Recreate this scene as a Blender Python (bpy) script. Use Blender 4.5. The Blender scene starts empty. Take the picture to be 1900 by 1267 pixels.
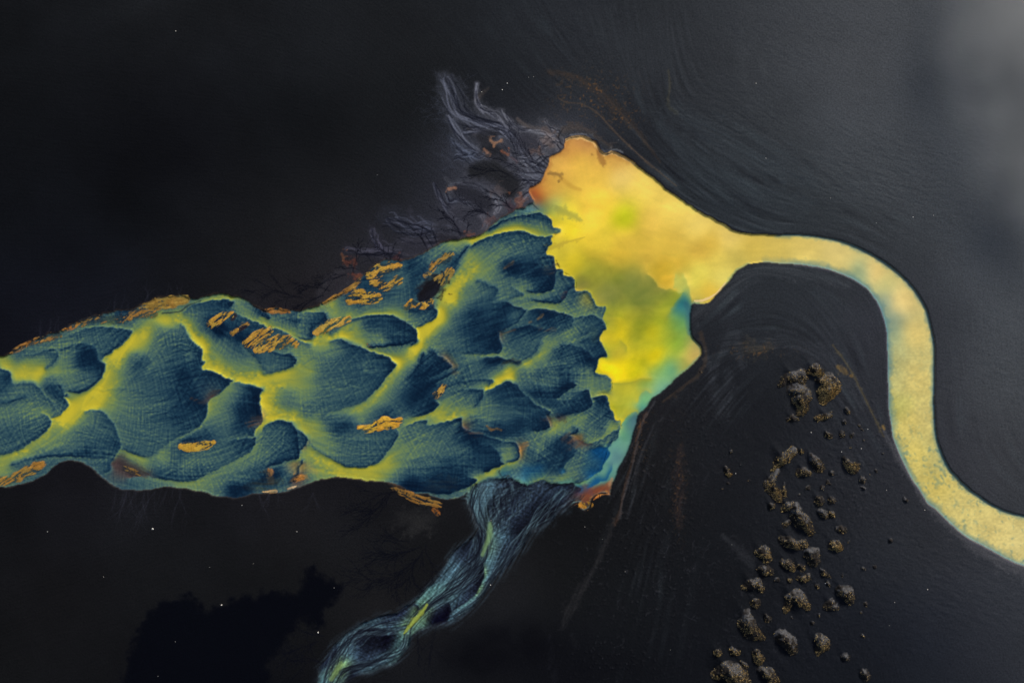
import bpy, math, random
import numpy as np
from mathutils import Vector
C = bpy.context.scene.collection
rng = np.random.default_rng(7); random.seed(7)
R = math.radians

# ---------------------------------------------------------------- survey data
# every coordinate is a survey mark: 10 marks = 1 metre, x east, y south
PAL = {                       # silt / sand colours (display values)
 'k': (18,21,31), 's': (38,48,62), 'S': (68,94,106), 'q': (86,124,122), 'Q': (116,150,100), 'Z': (112,148,104),
 'u': (96,88,78), 'U': (128,112,74), 'w': (72,60,60), 'b': (14,66,108), 'B': (24,86,128), 'a': (98,150,132), 'A': (128,172,112),
 'Y': (252,212,72), 'G': (205,185,50), 'O': (128,132,58), 'o': (160,158,52), 'X': (208,192,42), 'P': (232,212,96), 'T': (214,180,66),
 'n': (190,182,58), 'd': (84,134,104), 'D': (176,182,84), 'v': (150,158,50), 'V': (104,160,118),
 'g': (30,32,36), 'h': (44,47,52), 'f': (24,25,28), 'm': (58,61,66),
 'r': (118,62,44), 'R': (196,140,66), 'c': (212,192,108), 'e': (84,122,128),
}
# drop-off fronts: "x,y L R" - L / R are depth (0 shallow navy .. 1 deep yellow) or a silt colour, left / right of travel
EDGES = """
126,621 .5 .35|147,614 .55 .3|169,608 .6 .25|194,606 .65 .2|219,609 .65 .2|240,611 .7 .2|243,618 .9 .2|236,629 .95 .22|223,641 .95 .25|209,652 .95 .25|194,661 .9 .25|190,667 .85 .28
100,654 .5 .35|118,645 .55 .3|135,639 .5 .25|152,636 .4 .2|166,639 .35 .15|177,645 .35 .12|181,656 .3 .1|183,667 .3 .1|193,674 .85 .1|194,683 .9 .12|188,700 .9 .15|177,713 .9 .18|160,725 .85 .2|145,730 .8 .15|126,727 .75 .2
42,658 .5 .4|63,657 .5 .3|84,650 .5 .22|99,647 .6 .2|107,653 .55 .2|105,666 .5 .25|97,677 .6 .35|84,685 .75 .6
0,683 .85 .25|13,688 .85 .2|19,694 .8 .18|21,704 .75 .2|25,711 .6 .35|53,711 .5 .3|67,716 .55 .25|78,728 .5 .25|91,742 .5 .28|103,756 .5 .35
108,716 .1 .35|118,734 .2 .15|122,730 .8 .1
118,737 .95 .15|127,751 1 .3|118,763 1.05 .45|93,779 1 .6
76,767 .75 .5|88,773 .8 .35|93,780 .95 .25|92,789 .9 .22|84,801 .85 .22|67,815 .8 .25|48,826 .8 .28|30,836 .8 .3|0,843 .8 .3
0,750 .2 .4|25,744 .15 .4|50,737 .2 .3
337,601 .8 .5|348,618 .9 .35|358,635 .9 .25|375,651 .95 .15|374,666 .95 .1|379,672 .95 .3|373,683 .95 .2|388,688 .95 .1|400,691 .95 .08|412,699 .95 .05|431,705 .9 .1|426,711 .75 .15|410,728 .7 .2|393,738 .75 w|386,751 .8 .1|384,763 .8 .12|378,780 .65 .15|363,795 .6 .2|344,805 .55 .25|323,815 .55 .28|308,824 .5 .32|291,837 .5 .38|280,845 .55 .35|263,847 .8 .35|249,844 .8 .3|232,838 .75 .3|219,835 .7 .3
156,763 1.05 .7|179,760 .95 .5|190,763 .7 .3|200,773 .6 .25|209,786 .55 .22|217,803 .5 .2|223,824 .45 .2|221,834 .7 .2|213,843 .4 .25|196,848 .35 .25|179,851 .35 .25
20,860 .6 .3|50,854 .3 .35|74,850 .12 .4|105,847 .1 .45|135,846 .1 .45|160,849 .15 .4|179,852 .2 .4|196,849 .2 .35
213,844 .7 .2|207,860 w .2|204,873 .4 .15|194,876 .4 .2
236,888 w .4|261,883 w .5|295,888 .15 .65|321,892 .2 .7|348,893 .25 .78|365,890 .28 .72|380,882 .3 .65|395,875 .33 .62|416,864 .35 .62|437,854 .3 .65|456,843 .25 .68|466,835 .2 .68|473,822 .12 .6|475,812 .1 .5
418,820 .4 .3|437,816 .45 .2|458,813 .5 .12|474,811 .6 .1
435,708 .95 .55|448,711 .95 .4|464,714 .95 .25|479,718 .9 .12|487,723 .7 .05|482,736 1 .03|482,753 1 .04|487,770 T .05|485,784 .95 w|471,801 .85 .15|473,811 .6 .15
485,799 .8 .5|496,786 .9 .35|511,781 .9 .22|525,780 .88 .15|538,784 .8 .1|546,793 .55 .1|552,805 .3 .06|553,818 .2 .05|556,833 .4 .04|555,849 .85 .06|538,854 .5 .08|521,859 .4 .05|500,865 .3 .04
546,793 .65 .3|555,798 .8 .22|564,805 .85 .15|570,816 .6 .12|567,826 U .12|557,835 .85 .1
568,824 .6 .7|603,845 .55 .85|629,861 .4 .92|648,867 .32 .95|671,868 .3 .95|690,863 .3 .92|705,854 .28 .8|718,839 .25 .7|729,824 .22 .65|737,810 .18 .6|740,801 .18 .6|735,797 .3 .85
562,854 .7 .15|559,860 U .1|555,869 U .06|554,879 u .05|542,896 w .06
502,651 .45 .25|521,655 .5 .15|538,657 .5 .1|548,666 .55 .12|546,677 .75 .15|534,684 .85 .25|513,690 .9 .4|490,694 .85 .6
448,639 .2 .3|465,655 .2 .45|480,672 .3 .5|492,690 .5 .7
340,580 .65 .5|357,565 .7 .3|378,560 .8 .2|401,556 .85 .15|420,555 .85 .12|432,558 .7 .06|434,563 .5 .05|426,571 .35 .05
475,570 h .15|490,579 h .12|498,584 .4 .12|498,590 .7 .15|483,588 .75 .25
435,580 .5 .3|452,588 .65 .2|469,595 .78 .15|488,601 .85 .12|492,606 .85 .2|511,610 .85 .25|532,618 .8 .3|554,631 .85 .4|575,637 .9 .5
549,589 .45 .28|558,593 .45 .15|554,605 .5 .3
563,581 .75 .45|580,579 .8 .3|599,581 .6 .18|607,586 .4 .1|603,595 .3 .08|589,600 .2 .15|580,610 .15 .12|580,624 .5 .15|574,630 .95 .3|553,629 .85 .5
613,618 .35 .6|627,606 .4 .4|646,595 .7 .28|674,587 .85 .22|701,583 .9 .15|726,585 .85 .12|748,594 .6 .1|762,603 .5 .08|771,612 1 .08|775,624 1.05 .1|773,633 .7 .12|764,641 1 .2
760,576 .1 .2|781,574 .08 .12|800,568 .1 .1|811,575 .95 .1|812,582 1 .15|804,593 1.05 .25|790,601 1.05 .4|771,609 1 .55
613,632 .9 .5|632,629 .85 .25|645,635 .5 .1|651,639 .5 .1|665,643 .7 .15|684,650 .8 .15|705,656 .85 .1|718,661 .9 .1|726,668 1 .1|734,676 .9 .1|729,686 .85 .1|718,697 .8 .15|710,710 .78 .18|693,729 .75 .22|678,743 .72 .28|659,752 .7 .3|636,758 .65 .32|613,765 .55 .38|600,771 .45 .4
684,643 .03 .7|699,645 0 .65|718,644 .02 .55|748,640 .05 .45|769,632 .1 .3
798,650 .3 .15|811,657 .35 .08|826,665 u .04|839,678 u .05|832,684 .3 .04|811,695 .2 .05|796,705 .12 .05
849,684 .4 .12|842,693 .35 .05|828,701 .3 .05|811,710 .2 .05
785,655 .15 .4|773,678 .12 .35|758,703 .15 .25
811,745 .7 .1|815,750 .7 .1|809,758 .85 .12|796,766 .88 .12|781,771 .85 .14|765,774 .8 .3
836,731 .35 .5|853,724 .45 .3|874,721 .5 .15|891,722 .55 .12|898,726 .7 .12|895,739 .35 .14|882,754 .5 .25
828,720 .2 .45|842,714 .25 .3|853,709 .3 .15|874,704 .35 .12|899,703 .35 .2|915,707 .9 .25|908,714 .95 .3
901,725 1.05 .35|913,720 1 .28|928,713 .95 .2|943,707 .8 .12|960,716 .4 .1|968,726 .3 .1|981,737 .3 .1|991,748 .4 .1|1008,757 .55 .1|1022,763 .5 .08|1019,770 .35 .08|1010,772 .2 .1
1014,771 w .05|1021,788 U .04|1019,794 .5 .05|1006,799 .5 .08|985,801 .4 .15
754,791 .85 .4|769,783 .85 .3|785,780 .8 .2|792,780 .7 .15|793,788 .6 .25
793,790 .6 .35|817,785 .85 .25|834,780 .88 .15|849,776 .8 .06|855,777 .6 .03|857,788 U .03|863,795 w .01|874,801 .25 0|895,807 .2 .02|916,813 .3 .05|931,817 .5 .1
895,820 .12 .15|912,826 .22 .1|922,837 .28 .1|929,847 .3 .08|931,858 .4 .08|934,861 .85 .08|916,869 .9 .05|899,876 .85 .05
937,818 .5 .2|954,821 .45 .06|961,826 u .02|965,837 R .02|964,847 U .04|958,856 .85 .1|941,860 .88 .4
872,885 .35 .1|885,890 .85 .05|880,896 .8 .05|866,905 .6 .05
748,906 .02 .25|764,911 .02 .35|790,913 .02 .38|813,916 .02 .38|834,915 .03 .4|853,909 .04 .5|863,906 .05 .6
907,425 .4 .08|922,416 .45 .06|939,407 .45 .08|960,401 .5 .1|985,397 .55 .12|1006,396 .8 .12|1019,403 G .12|1024,412 G .14|1028,420 G .2|1039,425 Y .55|1038,431 Y .6|1025,435 G .75
838,506 .15 .35|847,492 .15 .35|855,477 .12 .35|868,460 .1 .6|877,454 .9 .2|894,444 .92 .18|913,438 .95 .18|934,432 .95 .15|953,428 .95 .15|972,429 .9 .15|987,434 .9 .15|1006,440 .8 .18|1019,437 .8 .22|1026,436 G .3|1023,445 G .2|1024,452 G .15|1016,461 G .1|1014,471 G .15|1029,477 G .1|1029,490 G .06|1033,498 G .1|1044,502 G .14|1048,510 G .15|1061,513 G .15|1068,520 o .15|1068,530 o .12|1071,540 T .25|1088,539 o .15|1097,546 o .18|1102,557 o .2|1109,568 o .25|1122,569 o .4|1123,574 v .4|1119,589 o .35|1124,601 v .2|1125,611 G .12|1118,618 G .1|1112,631 G .08|1124,646 v .12|1126,661 v .12|1113,665 X .1|1111,680 X .06|1105,691 X .08|1124,695 X .35|1133,703 G .4|1136,712 n .4|1134,724 o .5
1097,738 .7 .1|1111,734 D .12|1124,734 o .1|1130,743 o .12|1133,756 X .15|1140,769 X .15|1142,779 G .22|1151,781 X .65|1150,790 D .6|1149,796 A .25|1150,802 A .2|1145,813 a .2|1137,823 a .15|1128,832 a B|1132,844 a b|1122,857 a b|1118,867 a b
886,519 .5 .35|905,527 .45 .25|919,532 .45 .2|925,538 .42 .18|917,551 .35 .2
949,532 .5 .35|962,540 .6 .32|971,547 .65 .3|945,555 .5 .25
1033,504 .3 .06|1029,517 .3 .03|1027,532 .35 .03|1019,541 .5 .04|997,544 .6 .1|976,540 .6 .25
1067,532 .3 .12|1054,544 .3 .06|1044,559 .5 .06|1033,563 .7 .1|1010,561 .72 .1|987,559 .6 .2
930,560 .3 .12|943,561 .35 .04|955,568 .5 .03|969,571 .6 .05|976,575 .5 .1|972,584 .35 .1|955,601 .35 .1|934,614 .3 .1|927,619 u .05|932,640 .35 .05|931,651 .65 .1|920,655 .7 .15|892,657 .6 .2|870,657 .55 .25|850,656 .4 .28|832,653 .3 .3
981,576 .6 .2|998,572 .7 .12|1019,575 .72 .1|1040,579 .7 .1|1054,583 .6 .1|1063,590 .6 .15|1061,601 .35 .2|1040,614 .35 .3|1008,610 .08 .25|981,604 .04 .25|951,612 .04 .25
1063,591 .65 .4|1078,587 .65 .25|1099,584 .55 .15|1109,589 .55 .15|1120,597 .5 .15
1004,636 .45 .3|998,648 .5 .25|987,661 .6 .3|966,670 .75 .4
898,663 .55 .2|928,663 .6 .06|943,667 .5 .04|968,671 .5 .15
1027,651 .5 .3|1040,642 .45 .22|1057,640 .35 .16|1078,644 .3 .15|1092,653 .25 .1|1103,665 .15 .06
1067,712 .45 .05|1069,716 .5 .04|1052,726 .45 .05|1035,740 .35 .06
1052,739 .2 .4|1061,731 .3 .35|1073,726 .4 .25|1082,724 .55 .1|1092,724 .6 .06|1096,735 .8 .04|1099,750 .35 .06|1086,762 .4 .1|1061,769 .45 .12|1035,775 w .15
1063,791 .6 .35|1073,796 .5 .15|1073,801 .5 .1|1059,808 U .1
1059,808 U .1|1073,815 U w|1088,823 .6 w|1103,820 .75 .3|1124,811 .75 .35|1137,802 .75 .3|1149,796 .7 .2
1071,837 .35 .2|1061,850 .4 .15|1052,858 .4 .14|1046,866 .45 .12|1048,875 .5 B|1040,880 .5 .2
1099,831 .35 b|1113,829 .3 b|1126,831 a b
1067,899 .3 a|1082,895 .25 A|1099,885 B a|1113,875 b a|1120,862 b a
1092,906 B r|1113,896 B a|1126,892 B a|1135,875 B a|1139,862 e a
884,900 .6 s|903,892 .5 S|913,889 .45 S|934,889 .4 k|951,889 .35 k|960,893 a k|976,900 a k|989,899 .6 s|998,894 .7 s|1008,891 .75 S|1016,895 .6 k|1031,896 .5 k|1040,898 a k|1061,896 a k|1067,900 a s|1078,906 B k|1073,915 w k
1202,508 T O|1217,523 T O|1223,533 T O|1236,537 T O|1251,537 T o|1259,544 D v|1268,542 D d
1253,510 D T|1251,535 D T
1268,510 P D|1278,531 P D|1284,561 T d
1268,542 d v|1253,563 d v|1236,592 v v
1153,632 X o|1162,642 X o|1164,651 X v
1134,710 X v|1160,710 X o|1187,703 X o|1208,702 D v
1152,788 G V|1166,772 n V|1179,763 n a|1184,767 n e
1183,747 n A|1187,735 n A|1196,726 D A|1208,729 D V
897,979 k k|902,985 Q k|902,1002 Q k|896,1021 Q s|890,1036 q s|896,1046 q k|898,1061 Q k|896,1076 q k|887,1097 Q k|877,1108 q s|860,1122 q s|843,1133 S k|837,1146 S k
833,1120 S k|838,1131 S k|835,1145 S k|831,1152 S k
765,1120 f s|775,1124 q k|777,1131 Q k
719,1177 k S|723,1169 S k|736,1165 q S|753,1161 Z s
660,1171 S s|681,1164 S k|698,1165 S k|715,1168 S k
"""
# soft bottom soundings "x,y V" (no drop-off)
PTS = """
10,668 .9|20,690 .88|45,693 1|75,695 1|100,700 .85|60,672 .8|125,660 .5|130,690 .6|150,670 .05|165,675 .08|160,700 .35|120,700 .6|95,706 .15|110,722 .1|10,720 .2|40,725 .45|20,738 .5|70,735 .4|10,765 .55|50,760 .6|85,765 .65|40,790 .35|10,805 .3|60,800 .3|10,855 .85|40,845 .85|80,820 .8|95,800 .8|130,775 1.05|160,755 1.1|185,735 1.05|205,700 .92|225,665 .95|250,640 1|275,615 1|300,592 1|320,590 .95|235,600 .5|260,597 .65
205,745 .85|225,740 .65|240,700 .45|250,670 .35|270,700 .3|300,640 .45|290,615 .6|320,625 .4|340,650 .25|340,690 .08|310,720 .2|300,760 .3|260,790 .4|230,780 .5|240,820 .4|330,760 .15|350,720 .05|345,780 .15|290,800 .35|200,800 .3|150,800 .5|110,820 .65|130,830 .4|170,830 .25|200,830 .2|360,700 .06|365,740 .05|372,670 .15
345,597 .9|365,600 .75|355,610 .95|385,630 .9|375,640 1|400,665 .85|420,690 .95|450,700 1|480,708 1.05|510,700 1|530,690 1|400,645 .7|430,660 .55|440,680 .75|460,690 .8|420,640 .45|440,650 .3|375,600 .3|385,600 .1|370,590 .35|400,620 .05|440,630 .08|350,575 .45|390,570 .25|410,565 .15
560,660 .75|575,680 .8|545,710 .9|580,650 .65|600,640 .75|560,730 .75|600,680 .45|620,700 .35|660,690 .25|700,690 .2|640,730 .35|600,750 .4|540,740 .55|520,745 .7|500,735 1|490,745 1.05|500,760 1.02|520,765 .95|550,775 .92|580,790 .85|600,810 .75|570,760 .5|620,780 .35|640,800 .25|625,790 .1|660,820 .35|690,830 .35|700,800 .3|640,840 .45|610,830 .7
590,850 .92|570,845 .85|620,870 .95|660,878 .98|700,875 .95|730,870 .85|755,850 .7|770,830 .65|760,810 .5|740,830 .7|800,840 .5|850,840 .3|880,860 .15|840,870 .1|800,890 .08|760,890 .05|780,870 .3|740,885 .35|860,890 .05|820,800 .3|860,810 .05|900,840 .1|910,860 .1
590,870 .85|570,885 .6|600,880 .8|550,870 U|560,885 u|530,880 .2|510,875 .02|490,880 .02|470,880 .2|450,890 .25|460,905 .05|430,905 .05|500,905 .3|480,910 .35|520,900 .35|410,900 .5|390,895 .65|370,900 .72|340,899 .75|300,895 .55|270,897 .45|240,895 .35|450,870 .5|430,880 .5|480,855 .45
460,740 .1|440,760 .12|450,790 .12|420,770 .5|430,730 .6|410,750 .65|460,770 .03|400,790 .45|380,805 .2|345,812 .15|330,840 .35|350,855 .55|380,845 .45|420,835 .35|450,830 .2|300,850 .7|290,870 .35|320,872 .3|360,875 .28|340,840 .2|240,850 .75|270,860 .75|225,860 w|240,875 w
440,555 .85|460,565 .5|480,580 .2|450,560 .6|460,585 .75|490,596 .85|520,590 .45|540,592 .3|510,605 .8|540,612 .7|560,618 .5|590,590 .25|570,600 .35|590,585 .2|620,570 .85|600,572 .7|650,575 .8|690,578 .85|640,565 .55|660,568 .25|690,568 .3|730,575 .75|760,590 .6|790,585 .3|745,582 .8|770,600 .55
620,620 .8|640,612 .95|655,610 .85|600,632 1|585,636 1|690,610 .3|720,610 .2|700,630 .6|680,630 .7|740,620 .15|650,632 .85|640,622 1|740,650 .55|720,652 .65|750,655 .7
790,612 1.1|800,600 1.1|820,585 1.1|835,560 1.1|850,535 1.05|860,510 .95|870,490 .85|885,470 .75|780,625 1.05|800,625 .85|780,645 1.05|760,660 1.1|745,670 1.1|800,640 .7|830,620 .5|820,640 .45|850,640 .35|880,640 .15|900,640 .08|920,620 .03|860,600 .2|880,580 .1|850,590 .4|840,570 .75|870,560 .45|890,540 .4|900,550 .25|860,540 .7
900,600 .1|930,590 .08|910,570 .2|920,500 .6|900,510 .75|880,510 .85|900,480 .65|930,470 .55|960,460 .45|990,450 .3|1000,470 .2|960,480 .2|940,495 .02|960,500 .02|980,490 .1|1000,500 .02|1015,485 .2|1020,510 .02|990,520 .1|1010,530 .05|930,520 .45|960,530 .55|980,535 .6|1000,548 .65|1020,545 .4|1050,520 .25|1045,535 .3|930,545 .5|900,535 .4|1070,550 .25|1060,565 .45|1090,570 .4|1050,575 .65|1020,568 .75|1080,578 .65|990,565 .65|1110,580 .5
1000,600 .2|1040,600 .2|960,590 .3|1010,590 .05|985,612 .05|1030,620 .35|980,630 .3|950,630 .3|960,650 .3|940,650 .55|970,660 .35|1080,600 .35|1100,600 .25|1060,620 .6|1030,635 .7|1000,660 .8|980,675 .9|950,690 1|930,700 1|910,715 1.05|1090,630 .2|1060,650 .2|1040,670 .25|1090,670 .06|1000,690 .35|1020,710 .35|1060,690 .25|1080,695 .45|1100,700 .6|1120,705 .55|1110,720 .6|1080,712 .55|1120,728 .7|1060,705 .05|1030,725 .08|980,710 .35|970,690 .5|1000,735 .1|1020,750 .2|1040,755 .2|1070,745 .15|1020,765 .45
880,665 .5|850,670 .35|880,680 .35|860,690 .35|900,690 .35|870,700 .3|840,700 .3|920,672 .05|900,670 .1|860,715 .35|880,715 .5|840,740 .6|860,745 .5|830,760 .8|810,760 .9|790,775 .88|760,785 .88|850,775 .75|870,760 .75|860,768 .85|890,755 .6|930,740 .2|960,740 .15|980,765 .15|940,770 .3|910,760 .5|900,780 .45|880,790 .2|950,790 .12|1000,785 .05|1000,800 .3|960,800 .05|930,800 .05|910,800 .05|980,810 .4|1000,808 .45|960,812 .35|870,797 w
780,660 .45|760,680 .55|745,700 .6|730,720 .65|710,740 .7|690,755 .75|660,765 .75|630,770 .6|740,730 .3|760,720 .15|780,700 .05|790,720 .02|770,740 .02|800,735 .02|730,750 .35|760,750 .1|790,755 .1|740,765 .3|770,768 .25|800,675 .1|810,670 .06|640,785 .1|700,770 .3|720,770 .12|820,690 .06|840,710 .3|800,720 .02
1110,745 .12|1120,765 .2|1100,780 .35|1070,790 .6|1050,785 .85|1030,795 .9|1080,775 .75|1110,790 .3|1090,805 .5|1060,778 .6|1040,778 .5|1020,800 .8|1000,820 .6|980,840 .35|960,865 .55|945,875 .7|920,882 .85|900,888 .85|880,895 .85|950,850 .6|990,860 .25|1020,850 .2|1040,830 .1|1040,815 .06|1020,825 .2|1020,870 .15|1060,880 .55|1040,890 .75|1010,885 .75|1080,880 .4|990,888 .7|960,885 e|940,880 B|1000,873 b|1030,862 .12|980,875 B
1080,860 .4|1100,850 b|1110,840 b|1090,870 b|1100,860 .2|1120,820 .45|1100,825 .5|1080,840 .45|1130,810 .55|1140,785 .7|1145,790 .75|1160,800 V|1150,830 a|1140,860 a|1145,850 e|1130,880 a|1160,780 V|1170,790 e|1100,893 B|1090,902 .2|1110,905 r|1085,915 r|1095,912 w|1075,925 w
830,460 .5|810,462 .45|850,455 .75|870,450 .9|835,455 .85|800,475 .45|790,490 .2|780,505 .12|770,500 .1|750,520 .4|740,540 .35|760,520 .15|775,540 .2|770,560 .3|820,490 .35|840,480 .25|810,510 .5|790,525 .4|700,560 .4|720,550 .3|740,560 .35|680,520 .15|700,540 .2|640,560 .35|740,500 .3|900,440 .92|920,428 .9|940,420 .85|960,412 .7|980,420 .8|1000,425 .8|1000,405 .25|980,405 .2|1015,425 .55|930,412 .2|945,403 .4|970,395 .45|985,388 e|925,445 .35|960,445 .3|900,460 .5
30,652 .4|60,645 .45|90,640 .5|120,628 .5|150,608 .6|200,600 .7|230,590 .2|270,570 .4|310,570 .55|350,562 .6|180,590 .25|140,600 .4
1120,375 Y|1100,400 Y|1060,280 204,150,72|1085,262 198,142,78|1040,310 216,168,76|1010,340 206,150,68|996,362 160,86,46|1120,320 226,184,78|1140,300 206,160,76|1150,330 234,200,104|1200,350 244,212,96|1250,390 246,214,98|1300,420 244,214,106|1350,440 240,210,108|1320,450 226,190,78|1010,350 204,146,66|1075,300 222,176,74
1050,400 226,206,60|1020,385 150,155,80|1050,425 236,208,52|1100,450 222,192,58|1040,460 208,188,58|1160,440 220,188,64|1250,450 216,182,72|1300,475 214,180,72|1060,490 202,182,44|1040,485 198,180,50|1200,470 212,178,66|1230,510 206,170,52|1150,480 206,176,58|1110,430 240,210,66|1200,410 234,198,80|1160,405 200,200,36|1300,500 236,218,92|1315,545 226,192,72|1340,515 236,218,104|1290,520 232,214,88|1330,490 232,208,92|1270,500 212,186,72|1360,480 218,196,92
1130,540 126,132,60|1190,560 128,134,56|1200,585 142,146,46|1080,530 142,136,60|1100,515 150,148,52|1170,520 132,136,60|1140,510 148,146,52|1090,560 160,150,60|1110,560 154,150,62|1150,600 192,180,38|1170,590 168,164,46|1190,605 146,152,40|1130,600 168,162,54|1150,625 210,192,34|1210,615 186,178,34|1230,590 162,166,44|1240,620 156,170,52|1262,600 118,166,88|1272,575 60,120,116|1264,640 146,174,64|1220,665 210,194,32|1150,680 242,216,28|1180,690 216,202,28|1250,665 166,180,70|1245,675 116,168,110|1225,690 140,178,96|1285,655 200,176,90|1270,675 172,172,84|1290,640 170,160,90|1160,720 190,182,52|1150,745 172,172,54|1170,750 180,180,60|1205,715 150,180,90|1200,740 120,178,118|1220,720 122,172,128|1185,755 96,158,126|1145,655 176,166,50|1140,640 190,180,44|1200,640 186,180,40|1135,690 246,216,26|1190,670 206,192,34|1180,625 170,168,44
1500,465 235,209,113|1440,460 226,199,97|1400,460 228,199,90|1560,480 233,211,127|1620,510 235,211,133|1670,560 235,211,136|1690,620 230,209,127|1695,700 224,205,122|1690,780 220,201,113|1710,840 222,203,111|1740,900 222,201,108|1790,945 218,201,122|1850,985 226,207,129|1900,1005 228,211,136|2000,1030 226,207,129|1660,620 158,172,132|1655,600 146,164,136|1665,650 188,188,128|1640,560 160,172,138|1600,512 170,184,136|1668,700 199,192,122|1672,760 201,194,108|1715,770 212,196,118|1725,830 204,192,116|1745,850 204,194,120|1640,530 207,199,129|1550,460 237,214,129
-100,700 .6|-100,800 .5|-60,840 .8
930,950 s|960,940 s|1000,950 k|950,970 s|935,900 s|900,910 S|885,930 S|920,940 k|930,1000 S|960,980 k|940,1020 s|920,1040 S|910,1060 S|890,1120 S|930,1050 k|850,1140 S|870,1050 s|860,1060 S|840,1070 S|880,1060 k|830,1090 q|815,1100 q|850,1090 S|870,1090 s|800,1110 q|810,1130 s|825,1130 k|800,1145 k|790,1125 Z|778,1140 Z|765,1157 Z|755,1170 Z|770,1165 q|750,1185 q|748,1200 q|735,1215 q|710,1230 S|680,1242 S|720,1150 s|690,1157 S|660,1165 S|740,1148 s|750,1140 s|640,1190 S|620,1210 s|610,1235 s|700,1190 k|720,1200 k|680,1200 k|660,1190 s|650,1215 S|635,1235 Q|620,1250 Q|610,1262 q|650,1250 k|670,1230 s|690,1215 s|865,1010 k|860,1030 s|880,1010 s|890,1000 k|780,1115 q|795,1100 q|820,1080 S|990,920 s|1020,910 s|1045,920 s|1020,940 k|730,1180 k|600,1330 S
"""
# sand tone soundings; upper right is dry pale ash plus painted-in corner haze
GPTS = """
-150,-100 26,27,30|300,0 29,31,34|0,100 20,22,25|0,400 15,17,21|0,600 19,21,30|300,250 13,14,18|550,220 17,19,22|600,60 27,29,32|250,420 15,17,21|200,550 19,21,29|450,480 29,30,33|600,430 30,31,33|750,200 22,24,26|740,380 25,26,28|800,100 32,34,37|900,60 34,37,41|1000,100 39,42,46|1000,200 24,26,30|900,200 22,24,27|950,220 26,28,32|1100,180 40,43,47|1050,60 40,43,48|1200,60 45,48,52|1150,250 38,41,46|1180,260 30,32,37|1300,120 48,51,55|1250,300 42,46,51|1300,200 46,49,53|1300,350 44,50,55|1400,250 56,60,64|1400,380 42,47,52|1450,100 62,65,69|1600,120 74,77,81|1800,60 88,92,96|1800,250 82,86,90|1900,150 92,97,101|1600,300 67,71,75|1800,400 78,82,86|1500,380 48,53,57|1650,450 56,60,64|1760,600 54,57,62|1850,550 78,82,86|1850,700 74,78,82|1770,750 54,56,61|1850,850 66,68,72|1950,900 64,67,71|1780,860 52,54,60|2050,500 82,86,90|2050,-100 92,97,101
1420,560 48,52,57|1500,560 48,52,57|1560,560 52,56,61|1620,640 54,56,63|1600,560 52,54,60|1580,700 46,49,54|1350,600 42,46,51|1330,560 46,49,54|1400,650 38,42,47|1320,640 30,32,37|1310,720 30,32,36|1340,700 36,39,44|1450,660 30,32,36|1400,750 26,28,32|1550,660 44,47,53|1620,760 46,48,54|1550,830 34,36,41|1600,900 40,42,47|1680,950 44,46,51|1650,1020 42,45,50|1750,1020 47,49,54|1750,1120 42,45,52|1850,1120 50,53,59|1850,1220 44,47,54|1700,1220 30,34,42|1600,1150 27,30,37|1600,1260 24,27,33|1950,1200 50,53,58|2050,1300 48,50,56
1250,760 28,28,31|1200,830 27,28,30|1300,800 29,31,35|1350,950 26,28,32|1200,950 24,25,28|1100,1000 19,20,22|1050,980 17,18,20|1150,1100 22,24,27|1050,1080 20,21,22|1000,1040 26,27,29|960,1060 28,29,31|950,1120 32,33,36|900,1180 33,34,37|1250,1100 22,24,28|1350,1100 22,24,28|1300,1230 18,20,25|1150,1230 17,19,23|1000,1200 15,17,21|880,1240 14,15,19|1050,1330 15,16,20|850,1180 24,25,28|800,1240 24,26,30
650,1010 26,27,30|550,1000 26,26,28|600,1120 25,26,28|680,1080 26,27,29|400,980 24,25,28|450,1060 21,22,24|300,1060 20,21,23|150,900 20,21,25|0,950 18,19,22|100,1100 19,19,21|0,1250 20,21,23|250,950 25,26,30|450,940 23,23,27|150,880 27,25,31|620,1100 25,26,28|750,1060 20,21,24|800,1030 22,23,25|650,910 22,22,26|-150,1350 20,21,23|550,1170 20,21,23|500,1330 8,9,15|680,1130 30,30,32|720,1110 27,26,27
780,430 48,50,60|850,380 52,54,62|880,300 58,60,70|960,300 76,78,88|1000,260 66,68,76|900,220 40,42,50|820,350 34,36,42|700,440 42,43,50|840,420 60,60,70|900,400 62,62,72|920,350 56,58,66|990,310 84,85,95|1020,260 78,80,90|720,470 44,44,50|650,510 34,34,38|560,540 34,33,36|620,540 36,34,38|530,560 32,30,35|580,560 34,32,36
"""
# shorelines (x,y), with "water side" closed by the region outlines below
TOP = "0,661|13,659|38,643|57,633|74,626|93,619|114,614|131,604|147,599|160,592|185,584|211,578|242,574|259,567|280,558|306,552|329,549|358,556|379,551|400,547|416,546|439,549|458,557|475,570|490,578|502,573|515,573|534,577|553,577|572,573|595,565|616,554|637,544|658,532|672,514|684,504|699,492|718,484|735,485|760,481|779,475|794,464|811,455|832,447|863,443|889,438|901,431|910,420|925,407|941,399|958,391|972,386|988,378"
LAG1 = "991,373|982,352|1001,339|1012,322|1020,299|1022,291|1033,284|1046,274|1050,259|1062,255|1083,255|1096,260|1105,263|1109,272|1117,282|1128,286|1138,282|1151,286|1166,295|1180,305|1199,321|1218,334|1237,351|1265,370|1289,385|1317,403|1341,415|1367,429|1400,436"
RIV1 = "1444,436|1485,435|1526,440|1567,449|1609,467|1650,492|1683,520|1707,551|1721,578|1730,614|1735,646|1735,687|1734,745|1736,787|1740,815|1751,846|1763,870|1780,889|1799,907|1816,919|1837,934|1858,944|1879,952|1900,957|1960,968|2120,985"
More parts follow.
